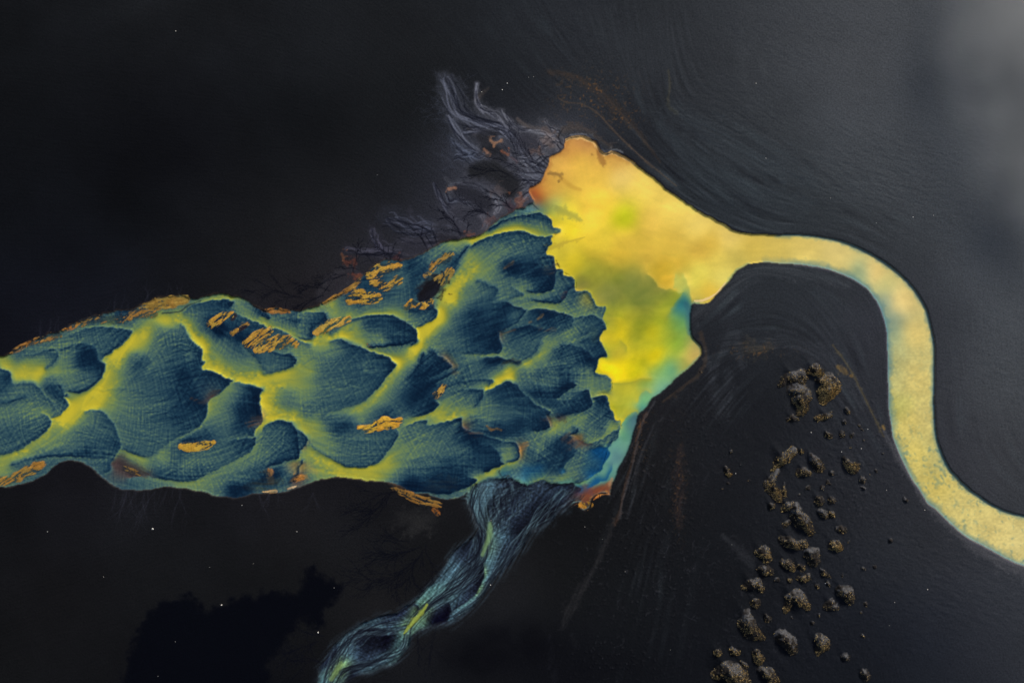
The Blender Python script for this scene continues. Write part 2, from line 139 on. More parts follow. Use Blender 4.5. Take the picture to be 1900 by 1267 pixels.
RIV2 = "2120,1098|1980,1075|1900,1050|1879,1042|1858,1031|1837,1020|1818,1009|1795,997|1774,980|1753,961|1738,946|1723,934|1711,915|1696,894|1685,875|1678,860|1660,819|1654,787|1650,758|1649,724|1648,672|1646,619|1641,592|1633,570|1622,551|1603,531|1576,515|1540,501|1499,493|1458,489|1417,486"
LAG2 = "1389,490|1370,500|1357,515|1346,527|1335,542|1321,556|1305,564|1285,564|1282,577|1281,599|1283,620|1290,632|1300,641|1301,655|1295,666|1278,683|1261,697|1250,707|1229,726|1208,741|1198,756|1185,769|1181,783|1175,804|1168,828|1160,849|1151,862|1145,879|1139,892|1134,910|1132,919|1122,914|1109,917|1099,925|1094,940|1084,946|1077,942|1073,932|1061,937"
STR1 = "1050,945|1043,947|1012,973|991,985|978,1000|968,1017|949,1040|928,1063|906,1084|895,1104|886,1118|862,1139|841,1152|812,1160|782,1168|770,1175|761,1183|755,1200|742,1217|728,1230|706,1240|685,1247|664,1253|650,1261|633,1270|620,1300|600,1420"
STR2 = "500,1420|560,1320|588,1267|595,1238|605,1217|618,1198|635,1183|654,1169|671,1156|690,1149|711,1143|736,1137|749,1126|765,1120|774,1112|791,1093|808,1080|822,1061|833,1035|850,1017|871,1000|885,982|878,965|872,945|864,925|870,912"
BOT = "859,921|838,926|811,923|790,915|769,913|752,906|731,896|718,893|693,892|663,889|632,886|600,890|595,889|574,896|553,903|528,911|490,913|469,916|447,921|426,922|401,920|384,913|363,909|342,905|321,903|300,903|291,905|261,909|236,908|217,903|202,894|185,879|169,868|156,859|135,855|118,857|103,863|84,879|63,890|38,897|13,903|0,902"
SPLIT = "988,378|1006,396|1019,403|1028,420|1038,431|1023,445|1014,471|1029,480|1044,502|1067,520|1071,540|1088,539|1109,568|1122,572|1119,589|1125,606|1112,631|1126,655|1113,665|1105,691|1133,703|1135,724|1124,734|1133,756|1142,779|1151,781|1150,800|1128,832|1120,862|1100,893|1073,915|1061,937"
# river of flow: directions of the current, streaks in sand
FLOW = """
-60,690|40,692|110,700|160,690|190,690
-60,880|60,840|140,780|200,715|260,630|320,590
200,715|240,710|300,690|370,670
180,750|260,780|340,770|400,740
140,790|170,800|220,820
60,845|120,840|190,840
320,590|360,610|400,670|470,710|540,700
480,600|540,620|600,630|680,600|760,610
540,700|600,690|680,680|730,680
500,750|560,790|620,810|700,820
540,860|640,872|720,870|800,850|900,850
720,870|800,880|880,890
560,770|600,770|680,745|740,700
740,700|770,670|830,610
780,620|830,570|880,500|950,450|1020,440
830,570|900,560|980,540|1060,520
800,640|870,640|930,620
900,720|960,690|1040,640|1120,600
960,690|1030,700|1120,710
750,790|820,760|900,720
840,780|900,760|1000,770
800,840|870,800|930,810
960,870|1020,830|1080,780|1130,750
960,870|1040,870|1120,840|1140,800
880,440|940,415|1030,425
900,900|1000,888|1080,880|1140,820|1190,750
640,585|700,560|780,560
700,520|760,510|830,460
350,570|420,552|490,585
240,860|300,890|400,890|480,850|530,800
420,880|500,900|560,880
600,1267|640,1220|690,1170|760,1160|810,1100|880,1010|905,970|900,900
760,1160|840,1130|900,1070|930,1000|1000,900
640,1240|720,1220|770,1170
1040,940|1080,905|1130,880
1100,270|1110,400|1150,500|1180,650|1150,760
1350,450|1200,400|1050,380
1300,520|1200,600|1150,700
1900,1005|1800,950|1710,850|1692,700|1690,620|1640,520|1520,465|1400,460
1480,440|1400,425|1300,375|1180,280|1090,210|1000,150|950,90
1700,480|1560,420|1420,400|1320,340|1220,240|1180,130|1160,0
1740,600|1720,500|1600,400|1480,330|1360,260|1250,200|1230,100|1220,0
1900,330|1760,420|1640,380|1480,260
1320,520|1420,495|1560,530|1620,600|1640,760|1680,900|1760,1010|1900,1080
1320,590|1400,520|1480,540|1560,640|1620,760
1330,640|1420,640|1520,690|1620,830|1700,960
1290,680|1230,750|1190,830|1150,950|1100,1080|1020,1267
1330,800|1270,900|1240,1050|1200,1260
1500,650|1460,640|1380,690|1300,780
1420,900|1380,1050|1330,1260
1780,1267|1720,1100|1640,1000
1800,700|1820,850|1900,930
700,1060|620,1100|560,1150
20,300|300,330|600,350
100,1100|400,1000|700,980
820,150|870,240|930,310|1000,350
850,330|930,380
650,440|720,480
"""

# hummocks: spine (x, y, radius), grass cover, label
HUM = [
 ([(1449,714,4),(1459,703,6),(1474,697,6),(1487,693,6),(1493,701,4)], .35, 'long ash-capped crescent forming the north-west rim of the ring of grassy mounds'),
 ([(1500,690,4),(1512,685,7),(1521,691,6)], .8, 'small golden mound at the very top of the ring, grey ash on its crest'),
 ([(1517,706,4),(1536,706,10),(1545,715,10),(1533,728,11),(1528,742,6)], 1, 'largest and brightest golden mound, tooth-shaped, east side of the ring'),
 ([(1470,723,8),(1485,722,9),(1495,733,8),(1484,742,10),(1491,755,6),(1485,765,5),(1496,757,3)], .55, 'S-shaped dull golden mound filling the west half of the ring'),
 ([(1484,708,4),(1491,708,3)], .3, 'tiny tuft between the crescent rim and the golden west mound'),
 ([(1462,777,3),(1470,775,4),(1477,777,3)], .5, 'thin flat tuft at the ring\'s south-west foot'),
 ([(1516,775,4),(1527,773,4),(1538,771,3),(1544,763,2)], .6, 'curved golden tuft closing the ring on its south-east side'),
 ([(1570,760,4),(1574,764,4)], .25, 'grey tuft alone, right of the golden ring near the river'),
 ([(1566,783,4)], .1, 'faint grey tuft below the lone tuft right of the ring'),
 ([(1533,804,4),(1538,807,5)], .4, 'round tuft with a drift tail, first of three in a row below the ring'),
 ([(1561,803,4),(1562,807,4)], .3, 'middle tuft of the row of three below the ring'),
 ([(1579,808,3),(1582,805,3)], .2, 'hooked small tuft, right end of the row of three below the ring'),
 ([(1435,870,4),(1445,856,7),(1460,846,8),(1471,836,7)], .85, 'long bright golden ridge leaning up to the right, ash along its upper edge'),
 ([(1440,872,5),(1434,888,6),(1425,895,6),(1430,905,8),(1440,915,8),(1445,924,6)], .6, 'dark speckled ridge hanging south from the long golden ridge'),
 ([(1486,836,4)], .8, 'small golden tuft touching the tip of the long golden ridge'),
 ([(1455,895,1.6),(1455,910,2.4),(1456,920,2)], .7, 'thin upright golden strip beside the dark speckled ridge'),
 ([(1505,845,5),(1512,856,8),(1520,866,8)], .25, 'grey ash-covered mound right of the long golden ridge'),
 ([(1483,876,6),(1492,874,7),(1500,877,5)], .45, 'oval brown mound under the grey ash-covered mound'),
 ([(1564,850,3),(1572,858,6),(1582,868,8),(1588,864,5)], .6, 'golden speckled mound near the river bend with a tail to the north-west'),
 ([(1543,877,4)], .15, 'faint tuft between the oval brown mound and the river-side mound'),
 ([(1600,889,6)], .1, 'pale ring-shaped tuft below the river-side golden mound'),
 ([(1598,903,2.5),(1605,906,3.5)], .0, 'bare ash tail under the pale ring-shaped tuft'),
 ([(1345,866,2.5),(1348,873,4),(1354,880,4)], .9, 'small bright golden clump standing alone on the dark western flat'),
 ([(1357,837,3.5)], .2, 'grey tuft just above the lone golden clump'),
 ([(1375,863,2.5)], .1, 'scrappy grey tuft right of the lone golden clump'),
 ([(1431,938,6)], .5, 'brown tuft at the foot of the dark speckled ridge'),
 ([(1452,945,4),(1462,938,6),(1470,933,4)], .45, 'brown slanted mound with ash edge, top left of the big slumped mound'),
 ([(1475,940,8),(1478,955,10),(1490,968,12),(1503,985,6),(1500,975,7)], .4, 'big slumped mound in the middle of the cluster, golden on its right toe'),
 ([(1455,975,4),(1463,967,4)], .6, 'small golden streak on the left of the big slumped mound'),
 ([(1450,1000,6),(1462,1005,9),(1478,1010,7),(1490,1008,7)], .4, 'wide dark brown mound below the big slumped mound'),
 ([(1520,928,8)], .3, 'round olive mound, upper one of the group right of the big slumped mound'),
 ([(1543,928,6)], .2, 'grey feathery tuft right of the round olive mound'),
 ([(1522,948,6),(1532,955,6)], .2, 'grey mound directly below the round olive mound'),
 ([(1543,953,6)], .5, 'rusty little mound at the right end of the grey mound'),
 ([(1555,980,5),(1566,982,5)], .15, 'feathery grey tuft above the cone-shaped golden mound'),
 ([(1543,1013,6),(1550,1010,8),(1555,1014,7)], .95, 'cone-shaped golden mound standing clear on its own, east of the cluster'),
 ([(1408,1025,7),(1418,1022,8),(1423,1034,8)], .75, 'domed golden mound with a grey ash crest, left side of the cluster'),
 ([(1500,1025,8),(1512,1022,7),(1510,1038,10),(1505,1045,5)], .12, 'large ash-grey mound with hardly any grass'),
 ([(1452,1042,5),(1463,1047,7),(1472,1053,5)], .6, 'golden wedge between the domed mound and the ash-grey mound'),
 ([(1482,1048,3.5),(1488,1053,5)], .5, 'small tuft at the right tip of the golden wedge'),
 ([(1410,1055,5),(1420,1058,8),(1430,1060,5)], .3, 'grey mound under the domed golden mound, at the end of a pale drift'),
 ([(1480,1072,3.5),(1490,1073,5),(1500,1069,5)], .7, 'golden mound with a pointed grey ash beak'),
 ([(1465,1076,4)], .7, 'little round golden tuft left of the beaked mound'),
 ([(1522,1055,2.5),(1530,1064,4),(1536,1068,3)], .35, 'narrow slanting tuft right of the beaked mound'),
 ([(1516,1086,3.5)], .25, 'small brown tuft below the narrow slanting tuft'),
 ([(1537,1082,4)], .15, 'grey tuft with a white stone beside it'),
 ([(1380,1090,5),(1392,1083,8),(1405,1080,7),(1411,1090,6)], .45, 'arched mound open to the south on the west edge of the cluster'),
 ([(1401,1118,8)], .35, 'round mound just below the arched mound'),
 ([(1460,1130,6),(1465,1108,7),(1478,1105,11),(1490,1115,8),(1500,1128,4)], .55, 'broad mound with an ash tail and a golden lower slope'),
 ([(1560,1095,9),(1572,1100,11),(1577,1113,7)], .3, 'large brown mound on the cluster\'s east edge'),
 ([(1543,1115,6),(1535,1125,7),(1550,1125,6)], .12, 'triangular grey mound beside the large eastern mound'),
 ([(1385,1135,6),(1385,1155,13),(1395,1172,11),(1415,1182,5)], .35, 'great triangular dark mound, golden only along its lower edge'),
 ([(1425,1148,5),(1420,1140,3)], .05, 'small dark hump right of the great triangular mound'),
 ([(1507,1155,3.5)], .5, 'tiny pointed tuft below the broad ash-tailed mound'),
 ([(1450,1180,12),(1465,1190,12),(1470,1205,8)], .1, 'low dark swell with barely any grass near the bottom'),
 ([(1520,1182,8),(1528,1192,10),(1518,1208,6)], .5, 'crescent-lit golden mound near the bottom, furthest right of the low ones'),
 ([(1331,1209,6)], .8, 'round golden tuft furthest left near the bottom edge'),
 ([(1358,1206,6),(1368,1209,4)], .65, 'oval golden tuft, second from the left near the bottom edge'),
 ([(1403,1210,6),(1408,1222,8)], .75, 'ash-topped golden mound right above the bottom-edge pair'),
 ([(1376,1228,3.5),(1384,1234,4)], .35, 'slim tuft squeezed between the oval tuft and the bottom-edge mound'),
 ([(1330,1250,9),(1348,1240,12),(1365,1250,16),(1375,1265,14)], .55, 'biggest mound on the bottom edge, ribbed grey top and golden flank'),
 ([(1412,1242,7),(1425,1248,9),(1435,1262,9)], .5, 'ash-topped mound on the bottom edge, right of the biggest one'),
 ([(1568,1218,7)], .08, 'faint dark disc-shaped hump at the lower right of the cluster'),
 ([(1602,1245,6),(1606,1255,7)], .04, 'faint dark hump nearest the bottom right'),
 ([(1678,926,3),(1684,932,2)], .0, 'small bare spur on the rippled sand close to the river bend'),
 ([(1652,1003,3.5)], .1, 'lone star-shaped tuft out on the rippled sand'),
]
# ---------------------------------------------------------------- terrain grid
G = 1.4                                     # marks per cell (0.14 m)
X0, Y0, X1, Y1 = -170.0, -140.0, 2070.0, 1407.0
W, H = int((X1-X0)/G)+1, int((Y1-Y0)/G)+1
gx = (X0 + G*np.arange(W)).astype(np.float32); gy = (Y0 + G*np.arange(H)).astype(np.float32)
PX, PY = np.meshgrid(gx, gy)
def wx(x): return (x-950.0)*0.1
def wy(y): return (633.5-y)*0.1
f32 = np.float32

def parse_pts(s):
    return np.array([[float(q) for q in p.split(',')] for p in s.split('|')])
def smooth_line(P, step=2.0):
    """Catmull-Rom through the rows of P (first two columns x,y, the rest values)"""
    P = np.asarray(P, float); out = []
    n = len(P)
    for i in range(n-1):
        p0 = P[max(i-1, 0)]; p1 = P[i]; p2 = P[i+1]; p3 = P[min(i+2, n-1)]
        k = max(2, int(np.hypot(*(p2[:2]-p1[:2]))/step))
        for a in np.arange(k)/k:
            q = p1*(1-a)+p2*a
            c = 0.5*((2*p1)+(-p0+p2)*a+(2*p0-5*p1+4*p2-p3)*a*a+(-p0+3*p1-3*p2+p3)*a**3)
            q[:2] = c[:2]; out.append(q)
    out.append(P[-1]); return np.array(out)

def lattice(seed):
    return np.random.default_rng(seed).random((256, 256)).astype(f32)*2-1
def vnoise(x, y, seed):
    L = lattice(seed)
    xi = np.floor(x).astype(np.int32); yi = np.floor(y).astype(np.int32)
    fx = x-xi; fy = y-yi; fx = fx*fx*(3-2*fx); fy = fy*fy*(3-2*fy)
    a = L[yi & 255, xi & 255]; b = L[yi & 255, (xi+1) & 255]; c = L[(yi+1) & 255, xi & 255]; d = L[(yi+1) & 255, (xi+1) & 255]
    return (a*(1-fx)+b*fx)*(1-fy)+(c*(1-fx)+d*fx)*fy
def fbm(x, y, seed, octv=4):
    s = 0; a = 1.0; t = 0
    for o in range(octv):
        s = s + a*vnoise(x*2**o+17.3*o, y*2**o+9.1*o, seed+o); t += a; a *= 0.5
    return s/t
def blur(a, n=1):
    for _ in range(n):
        b = np.pad(a, [(1, 1), (1, 1)]+[(0, 0)]*(a.ndim-2), mode='edge')
        a = (b[:-2, 1:-1]+b[2:, 1:-1]+b[1:-1, :-2]+b[1:-1, 2:]+b[1:-1, 1:-1]*2)/6
    return a
def sstep(a, b, x):
    t = np.clip((x-a)/(b-a), 0, 1); return t*t*(3-2*t)

def inside(poly):
    m = np.zeros((H, W), bool); n = len(poly); x = poly[:, 0]; y = poly[:, 1]
    cnt = [[] for _ in range(H)]
    for i in range(n):
        x1, y1, x2, y2 = x[i], y[i], x[(i+1) % n], y[(i+1) % n]
        if y1 == y2: continue
        if y1 > y2: x1, y1, x2, y2 = x2, y2, x1, y1
        j0 = max(0, int(math.ceil((y1-Y0)/G))); j1 = min(H-1, int(math.ceil((y2-Y0)/G))-1)
        for j in range(j0, j1+1):
            cnt[j].append(x1+(gy[j]-y1)*(x2-x1)/(y2-y1))
    for j in range(H):
        xs = sorted(cnt[j])
        for a, b in zip(xs[::2], xs[1::2]):
            i0 = max(0, int(math.ceil((a-X0)/G))); i1 = min(W, int(math.floor((b-X0)/G))+1)
            if i1 > i0: m[j, i0:i1] = True
    return m

def seg_field(P, rad, wid=None):
    """distance to a polyline within rad; returns slices, distance, running width"""
    P = np.asarray(P, float)
    xa, xb = P[:, 0].min()-rad, P[:, 0].max()+rad; ya, yb = P[:, 1].min()-rad, P[:, 1].max()+rad
    i0 = max(0, int((xa-X0)/G)); i1 = min(W, int((xb-X0)/G)+2); j0 = max(0, int((ya-Y0)/G)); j1 = min(H, int((yb-Y0)/G)+2)
    if i1 <= i0 or j1 <= j0: return None
    D = np.full((j1-j0, i1-i0), 1e9, f32); Wd = np.ones_like(D)
    for k in range(len(P)-1):
        a = P[k]; b = P[k+1]
        u0 = max(i0, int((min(a[0], b[0])-rad-X0)/G)); u1 = min(i1, int((max(a[0], b[0])+rad-X0)/G)+2)
        v0 = max(j0, int((min(a[1], b[1])-rad-Y0)/G)); v1 = min(j1, int((max(a[1], b[1])+rad-Y0)/G)+2)
        if u1 <= u0 or v1 <= v0: continue
        x = PX[v0:v1, u0:u1]; y = PY[v0:v1, u0:u1]
        dx, dy = b[0]-a[0], b[1]-a[1]; L2 = dx*dx+dy*dy+1e-9
        t = np.clip(((x-a[0])*dx+(y-a[1])*dy)/L2, 0, 1)
        d = np.hypot(x-a[0]-t*dx, y-a[1]-t*dy)
        w = (a[2]*(1-t)+b[2]*t) if P.shape[1] > 2 else np.ones_like(d)
        s = D[v0-j0:v1-j0, u0-i0:u1-i0]; sw = Wd[v0-j0:v1-j0, u0-i0:u1-i0]
        q = d/w if P.shape[1] > 2 else d
        m = q < (s/sw if P.shape[1] > 2 else s)
        s[m] = d[m]; sw[m] = w[m]
    return (slice(j0, j1), slice(i0, i1)), D, Wd

# ---------------------------------------------------------------- diffusion of soundings between drop-offs
def chan(v):
    """depth t, explicit weight e, r, g, b (display)"""
    try:
        return [float(v), 0, 0, 0, 0]
    except ValueError:
        c = PAL[v] if v in PAL else [float(q) for q in v.split(',')]
        return [0.5, 1, c[0]/255, c[1]/255, c[2]/255]
def raster(P, val, acc, msk):
    i = np.rint((P[:, 0]-X0)/G).astype(int); j = np.rint((P[:, 1]-Y0)/G).astype(int)
    ok = (i >= 0) & (i < W) & (j >= 0) & (j < H)
    np.add.at(acc, (j[ok], i[ok]), val[ok]); np.add.at(msk, (j[ok], i[ok]), 1.0)
def down(a):
    h, w = a.shape[:2]; a = np.pad(a, [(0, h % 2), (0, w % 2)]+[(0, 0)]*(a.ndim-2))
    return a[0::2, 0::2]+a[1::2, 0::2]+a[0::2, 1::2]+a[1::2, 1::2]
def solve(acc, msk, pacc, pmsk, plevel=3, its=(24, 30, 36, 60)):
    lev = [(acc, msk, pacc, pmsk)]
    while min(lev[-1][1].shape) > 10: lev.append(tuple(down(q) for q in lev[-1]))
    v = None
    for k in range(len(lev)-1, -1, -1):
        A, M, PA, PM = lev[k]
        if k >= plevel: A = A+PA*3; M = M+PM*3
        fixed = M > 0; val = A/np.maximum(M, 1e-6)[..., None]
        if v is None: v = np.tile(A.sum((0, 1))/M.sum(), M.shape+(1,)).astype(f32)
        else:
            v = np.repeat(np.repeat(v, 2, 0), 2, 1)[:M.shape[0], :M.shape[1]]
            v = blur(v, 1)
        lam = 0
        if k < plevel:
            near = blur(fixed.astype(f32), 10+4*k); lam = (0.10*np.clip(1-near*14, 0, 1))[..., None]; v0 = v.copy()
        v[fixed] = val[fixed]
        for _ in range(its[min(k, len(its)-1)]):
            b = np.pad(v, [(1, 1), (1, 1), (0, 0)], mode='edge')
            n = (b[:-2, 1:-1]+b[2:, 1:-1]+b[1:-1, :-2]+b[1:-1, 2:])*0.25
            if k < plevel: n = n*(1-lam)+v0*lam
            n[fixed] = val[fixed]; v = n
    return v

def jitter(n, amp, seed):
    r = np.random.default_rng(seed).normal(size=n+40)
    k = np.hanning(9); k /= np.sqrt((k**2).sum()); k2 = np.hanning(25); k2 /= np.sqrt((k2**2).sum())
    a = np.convolve(r, k, 'same')[:n]*0.5+np.convolve(r, k2, 'same')[:n]*0.7
    return a*amp

acc = np.zeros((H, W, 5), f32); msk = np.zeros((H, W), f32)
for ei, line in enumerate(EDGES.strip().split('\n')):
    rows = []
    for p in line.split('|'):
        xy, l, r = p.split(' '); x, y = xy.split(',')
        rows.append([float(x), float(y)]+chan(l)+chan(r))
    Q = smooth_line(rows, 0.7)
    T = np.gradient(Q[:, :2], axis=0); T /= np.maximum(np.hypot(T[:, 0], T[:, 1]), 1e-6)[:, None]
    Nn = np.stack([T[:, 1], -T[:, 0]], 1)                         # visual left of travel
    jt = jitter(len(Q), 0.7, ei)[:, None]
    raster(Q[:, :2]+Nn*(jt+1.15), Q[:, 2:7], acc, msk)
    raster(Q[:, :2]+Nn*(jt-1.15), Q[:, 7:12], acc, msk)
pacc = np.zeros_like(acc); pmsk = np.zeros_like(msk)
for grp in PTS.strip().split('\n'):
    for p in grp.split('|'):
        xy, v = p.split(' '); x, y = [float(q) for q in xy.split(',')]
        for dx, dy in ((0, 0), (4, 0), (-4, 0), (0, 4), (0, -4)):
            raster(np.array([[x+dx, y+dy]]), np.array([chan(v)], f32), pacc, pmsk)
WF = solve(acc, msk, pacc, pmsk)
def honour(F, n=90, eps=.0025, gain=1.0):
    """bend the field to its soundings without crossing a drop-off"""
    fx = msk > 0; P = (pmsk > 0) & ~fx
    res = np.where(P[..., None], pacc/np.maximum(pmsk, 1)[..., None]-F, 0).astype(f32)
    num = down(res); den = down(P.astype(f32)); bar = (down(fx.astype(f32)) > 0); op = (~bar).astype(f32)
    num *= op[..., None]; den *= op
    for k in range(n):
        num = blur(num, 1)*op[..., None]; den = blur(den, 1)*op
    c = num/(den+eps)[..., None]; c = np.repeat(np.repeat(c, 2, 0), 2, 1)[:H, :W]; c = blur(c, 2); c[fx] = 0
    F = F+c*gain; v0 = F.copy(); val = F.copy(); val[fx] = acc[fx]/msk[fx][..., None]
    near = blur(fx.astype(f32), 6); lam = (0.25*np.clip(1-near*10, 0, 1))[..., None]; F[fx] = val[fx]
    for _ in range(14):
        q = np.pad(F, [(1, 1), (1, 1), (0, 0)], mode='edge'); q = (q[:-2, 1:-1]+q[2:, 1:-1]+q[1:-1, :-2]+q[1:-1, 2:])*.25
        q = q*(1-lam)+v0*lam; q[fx] = val[fx]; F = q
    return F
WF = honour(WF, 80, gain=.85); WF = honour(WF, 30)
WFS = blur(WF, 22)
WF = blur(WF, 1)

# sand tones with the painted corner haze, far smoother: solved on a coarse copy of the grid
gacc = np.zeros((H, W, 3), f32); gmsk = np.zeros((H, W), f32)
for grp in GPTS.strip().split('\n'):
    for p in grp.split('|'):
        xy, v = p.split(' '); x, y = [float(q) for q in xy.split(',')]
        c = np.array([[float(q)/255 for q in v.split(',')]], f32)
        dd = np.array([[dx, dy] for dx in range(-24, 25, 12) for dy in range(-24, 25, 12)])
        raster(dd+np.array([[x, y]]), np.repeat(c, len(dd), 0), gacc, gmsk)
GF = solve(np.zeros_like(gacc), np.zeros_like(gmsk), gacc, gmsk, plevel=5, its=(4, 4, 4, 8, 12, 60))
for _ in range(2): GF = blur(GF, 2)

# direction of the current (double angle)
facc = np.zeros((H, W, 2), f32); fmsk = np.zeros((H, W), f32)
for line in FLOW.strip().split('\n'):
    Q = smooth_line(parse_pts(line), 1.4); T = np.gradient(Q, axis=0); a = 2*np.arctan2(T[:, 1], T[:, 0])
    raster(Q, np.stack([np.cos(a), np.sin(a)], 1), facc, fmsk)
FF = solve(np.zeros_like(facc), np.zeros_like(fmsk), facc, fmsk, plevel=2, its=(4, 6, 16, 30, 60))
ANG = 0.5*np.arctan2(FF[..., 1], FF[..., 0])

def lic(src, ang, steps):
    """smear src along the direction field"""
    vx = np.cos(ang).astype(f32); vy = np.sin(ang).astype(f32)
    ii, jj = np.meshgrid(np.arange(W, dtype=f32), np.arange(H, dtype=f32))
    out = src.copy(); tot = 1.0
    for sgn in (1, -1):
        x = ii.copy(); y = jj.copy(); px = vx*sgn; py = vy*sgn
        for k in range(steps):
            x += px; y += py
            xi = np.clip(np.rint(x), 0, W-1).astype(np.int32); yi = np.clip(np.rint(y), 0, H-1).astype(np.int32)
            w = 0.5+0.5*math.cos(math.pi*(k+1)/(steps+1))
            out += src[yi, xi]*w; tot += w*0.5
            nx = vx[yi, xi]; ny = vy[yi, xi]; s = np.where(nx*px+ny*py < 0, -1, 1).astype(f32)
            px = nx*s; py = ny*s
    out -= out.mean(); out /= out.std(); return out
white = rng.normal(size=(H, W)).astype(f32)
white2 = rng.normal(size=(H, W)).astype(f32)
wob = fbm(PX/60, PY/60, 31, 3)*0.5
def band(a, lo, hi): q = blur(a, lo); q = q-blur(q, hi); return (q/q.std()).astype(f32)
L_flow = lic(band(white, 2, 10), ANG, 20)
L_cross = lic(band(white2, 2, 10), ANG+R(84)+wob, 14)
L_diag = lic(band(white[::-1].copy(), 2, 10), ANG-R(34)+wob, 18)
L_diag2 = lic(band(white2[::-1, ::-1].copy(), 1, 8), ANG+R(40)-wob, 14)
L_long = lic(band(white2[::-1].copy(), 6, 40), ANG, 50)
L_fine = lic(band(white[:, ::-1].copy(), 0, 4), ANG, 12)
L_finec = lic(band(white2[:, ::-1].copy(), 0, 4), ANG+R(78)+wob, 8)
_q = band(white[:(H+2)//3, :(W+2)//3].copy(), 5, 22)
_q = np.repeat(np.repeat(_q, 3, 0), 3, 1)[:H, :W]
L_broad = lic(blur(_q, 3), ANG, 70)
MISTX, MISTY, MISTD, EXPO = 42.0, 46.0, 1.0, 0.0
# ---------------------------------------------------------------- water bodies
def line_of(*names, jit=0.8, seed=0):
    P = np.vstack([parse_pts(n) for n in names]); Q = smooth_line(P, 1.4)
    T = np.gradient(Q, axis=0); T /= np.maximum(np.hypot(T[:, 0], T[:, 1]), 1e-6)[:, None]
    return Q+np.stack([T[:, 1], -T[:, 0]], 1)*jitter(len(Q), jit, seed)[:, None]
top = line_of(TOP, jit=0.9, seed=51); lag1 = line_of(LAG1, jit=0.8, seed=52); riv1 = line_of(RIV1, jit=.15, seed=53)
riv2 = line_of(RIV2, jit=.3, seed=54); lag2 = line_of(LAG2, jit=0.5, seed=55); str1 = line_of(STR1, jit=.8, seed=56)
str2 = line_of(STR2, jit=1.0, seed=57); bot = line_of(BOT, jit=.8, seed=58); split = line_of(SPLIT, jit=.4, seed=59)
left = np.array([[-400, 902], [-400, 661]])
M_all = inside(np.vstack([top, lag1, riv1, riv2, lag2, str1, str2, bot, left]))
M_lagriv = inside(np.vstack([split[::-1], top[-1:], lag1, riv1, riv2, lag2]))
M_riv = M_lagriv & (PX > 1372)
M_lag = M_lagriv & ~M_riv & M_all
M_riv &= M_all
sline = np.array([[1061, 935], [1067, 900], [1040, 898], [1016, 895], [1008, 891], [989, 899], [976, 900], [951, 889], [913, 889], [884, 900], [859, 921]])
M_str = inside(np.vstack([sline, str2[::-1], str1[::-1]])) & M_all & ~M_lag
M_del = M_all & ~M_lag & ~M_riv & ~M_str

lin = lambda c: np.where(c <= 0.04045, c/12.92, ((np.maximum(c, 0)+0.055)/1.055)**2.4).astype(f32)
RT = np.array([-.15, 0, .12, .25, .38, .5, .62, .74, .86, 1.0, 1.12])
RC = np.array([(8, 24, 44), (13, 36, 58), (28, 58, 78), (50, 81, 92), (70, 100, 99), (90, 119, 98), (111, 136, 90), (132, 148, 78), (156, 161, 66), (188, 179, 57), (216, 196, 52)], f32)/255
def ramp(t): return np.stack([np.interp(t, RT, RC[:, k]) for k in range(3)], -1).astype(f32)
d_sp, w_ = np.full((H, W), 60, f32), None
_sl, _D, _ = seg_field(split[::3], 60); d_sp[_sl] = np.minimum(_D, 60)
_k = (M_lag*sstep(5, 26, d_sp)*.42)[..., None]
WF = WF*(1-_k)+WFS*_k
t = WF[..., 0]; t = np.interp(t, [-.2, 0, .1, .3, .5, .7, .85, 1.0, 1.1], [-.12, -.02, .08, .25, .40, .55, .71, .93, 1.06]).astype(f32)
calm = np.clip(1-blur((msk > 0).astype(f32), 14)*7, 0, 1)
def tstrand(line, n, seed, spread=30):
    """low ridges and grooves of silt drawn out along the current"""
    r = random.Random(seed); P = smooth_line(parse_pts(line), 5.0); m = len(P)
    T = np.gradient(P[:, :2], axis=0); T /= np.maximum(np.hypot(T[:, 0], T[:, 1]), 1e-6)[:, None]; N_ = np.stack([T[:, 1], -T[:, 0]], 1)
    for k in range(n):
        a = r.uniform(0, .75); b = a+r.uniform(.15, .5); i0 = int(a*m); i1 = int(min(1, b)*m)
        if i1-i0 < 4: continue
        u = np.linspace(0, 1, i1-i0); o0 = r.gauss(0, spread); off = o0*(.6+.8*u)+r.gauss(0, 4)*np.sin(u*4)
        Q = P[i0:i1, :2]+N_[i0:i1]*off[:, None]; w = r.uniform(1.5, 5)*np.sin(np.pi*np.clip(u*.9+.08, 0, 1))+.8
        q = seg_field(np.column_stack([Q, w]), 14)
        if q is None: continue
        sl, D, Wd = q; t[sl] += (1-sstep(0, 2, D/Wd))*r.choice((-1, 1, 1))*r.uniform(.015, .055)*calm[sl]
for k_, ln_ in enumerate(FLOW.strip().split('\n')[:34]): tstrand(ln_, 16, k_)
e = np.clip(WF[..., 1], 0, 1)
hatch = 0.50*L_flow+0.45*L_cross+0.40*L_diag+0.35*L_diag2
hatch = hatch+0.22*np.maximum(hatch, 0)**2+.30*L_fine+.30*L_finec
patchy = 0.75+0.5*fbm(PX/70, PY/70, 77, 3)
amp = (0.026+0.092*np.exp(-((t-0.38)/0.24)**2))*patchy*np.clip(1.05-t, 0.12, 1)
dim = fbm(PX/5.5, PY/4.5, 91, 2); dimz = np.exp(-((t-0.78)/0.14)**2)*0.24*sstep(-.35, .25, fbm(PX/50, PY/50, 5, 2))
broad = 0.022*fbm(PX/26, PY/26, 61, 3)+0.018*L_long+0.010*fbm(PX/9, PY/9, 66, 3)
tt = t+np.clip(hatch, -2.2, 3)*amp+dim*dimz+broad*np.clip(1.2-t, .2, 1)
_h = t[::2, ::2]
_s = blur(_h, 60); _s = np.repeat(np.repeat(_s, 2, 0), 2, 1)[:H, :W]; _s = blur(_s, 2)
_f = t-blur(t, 10)
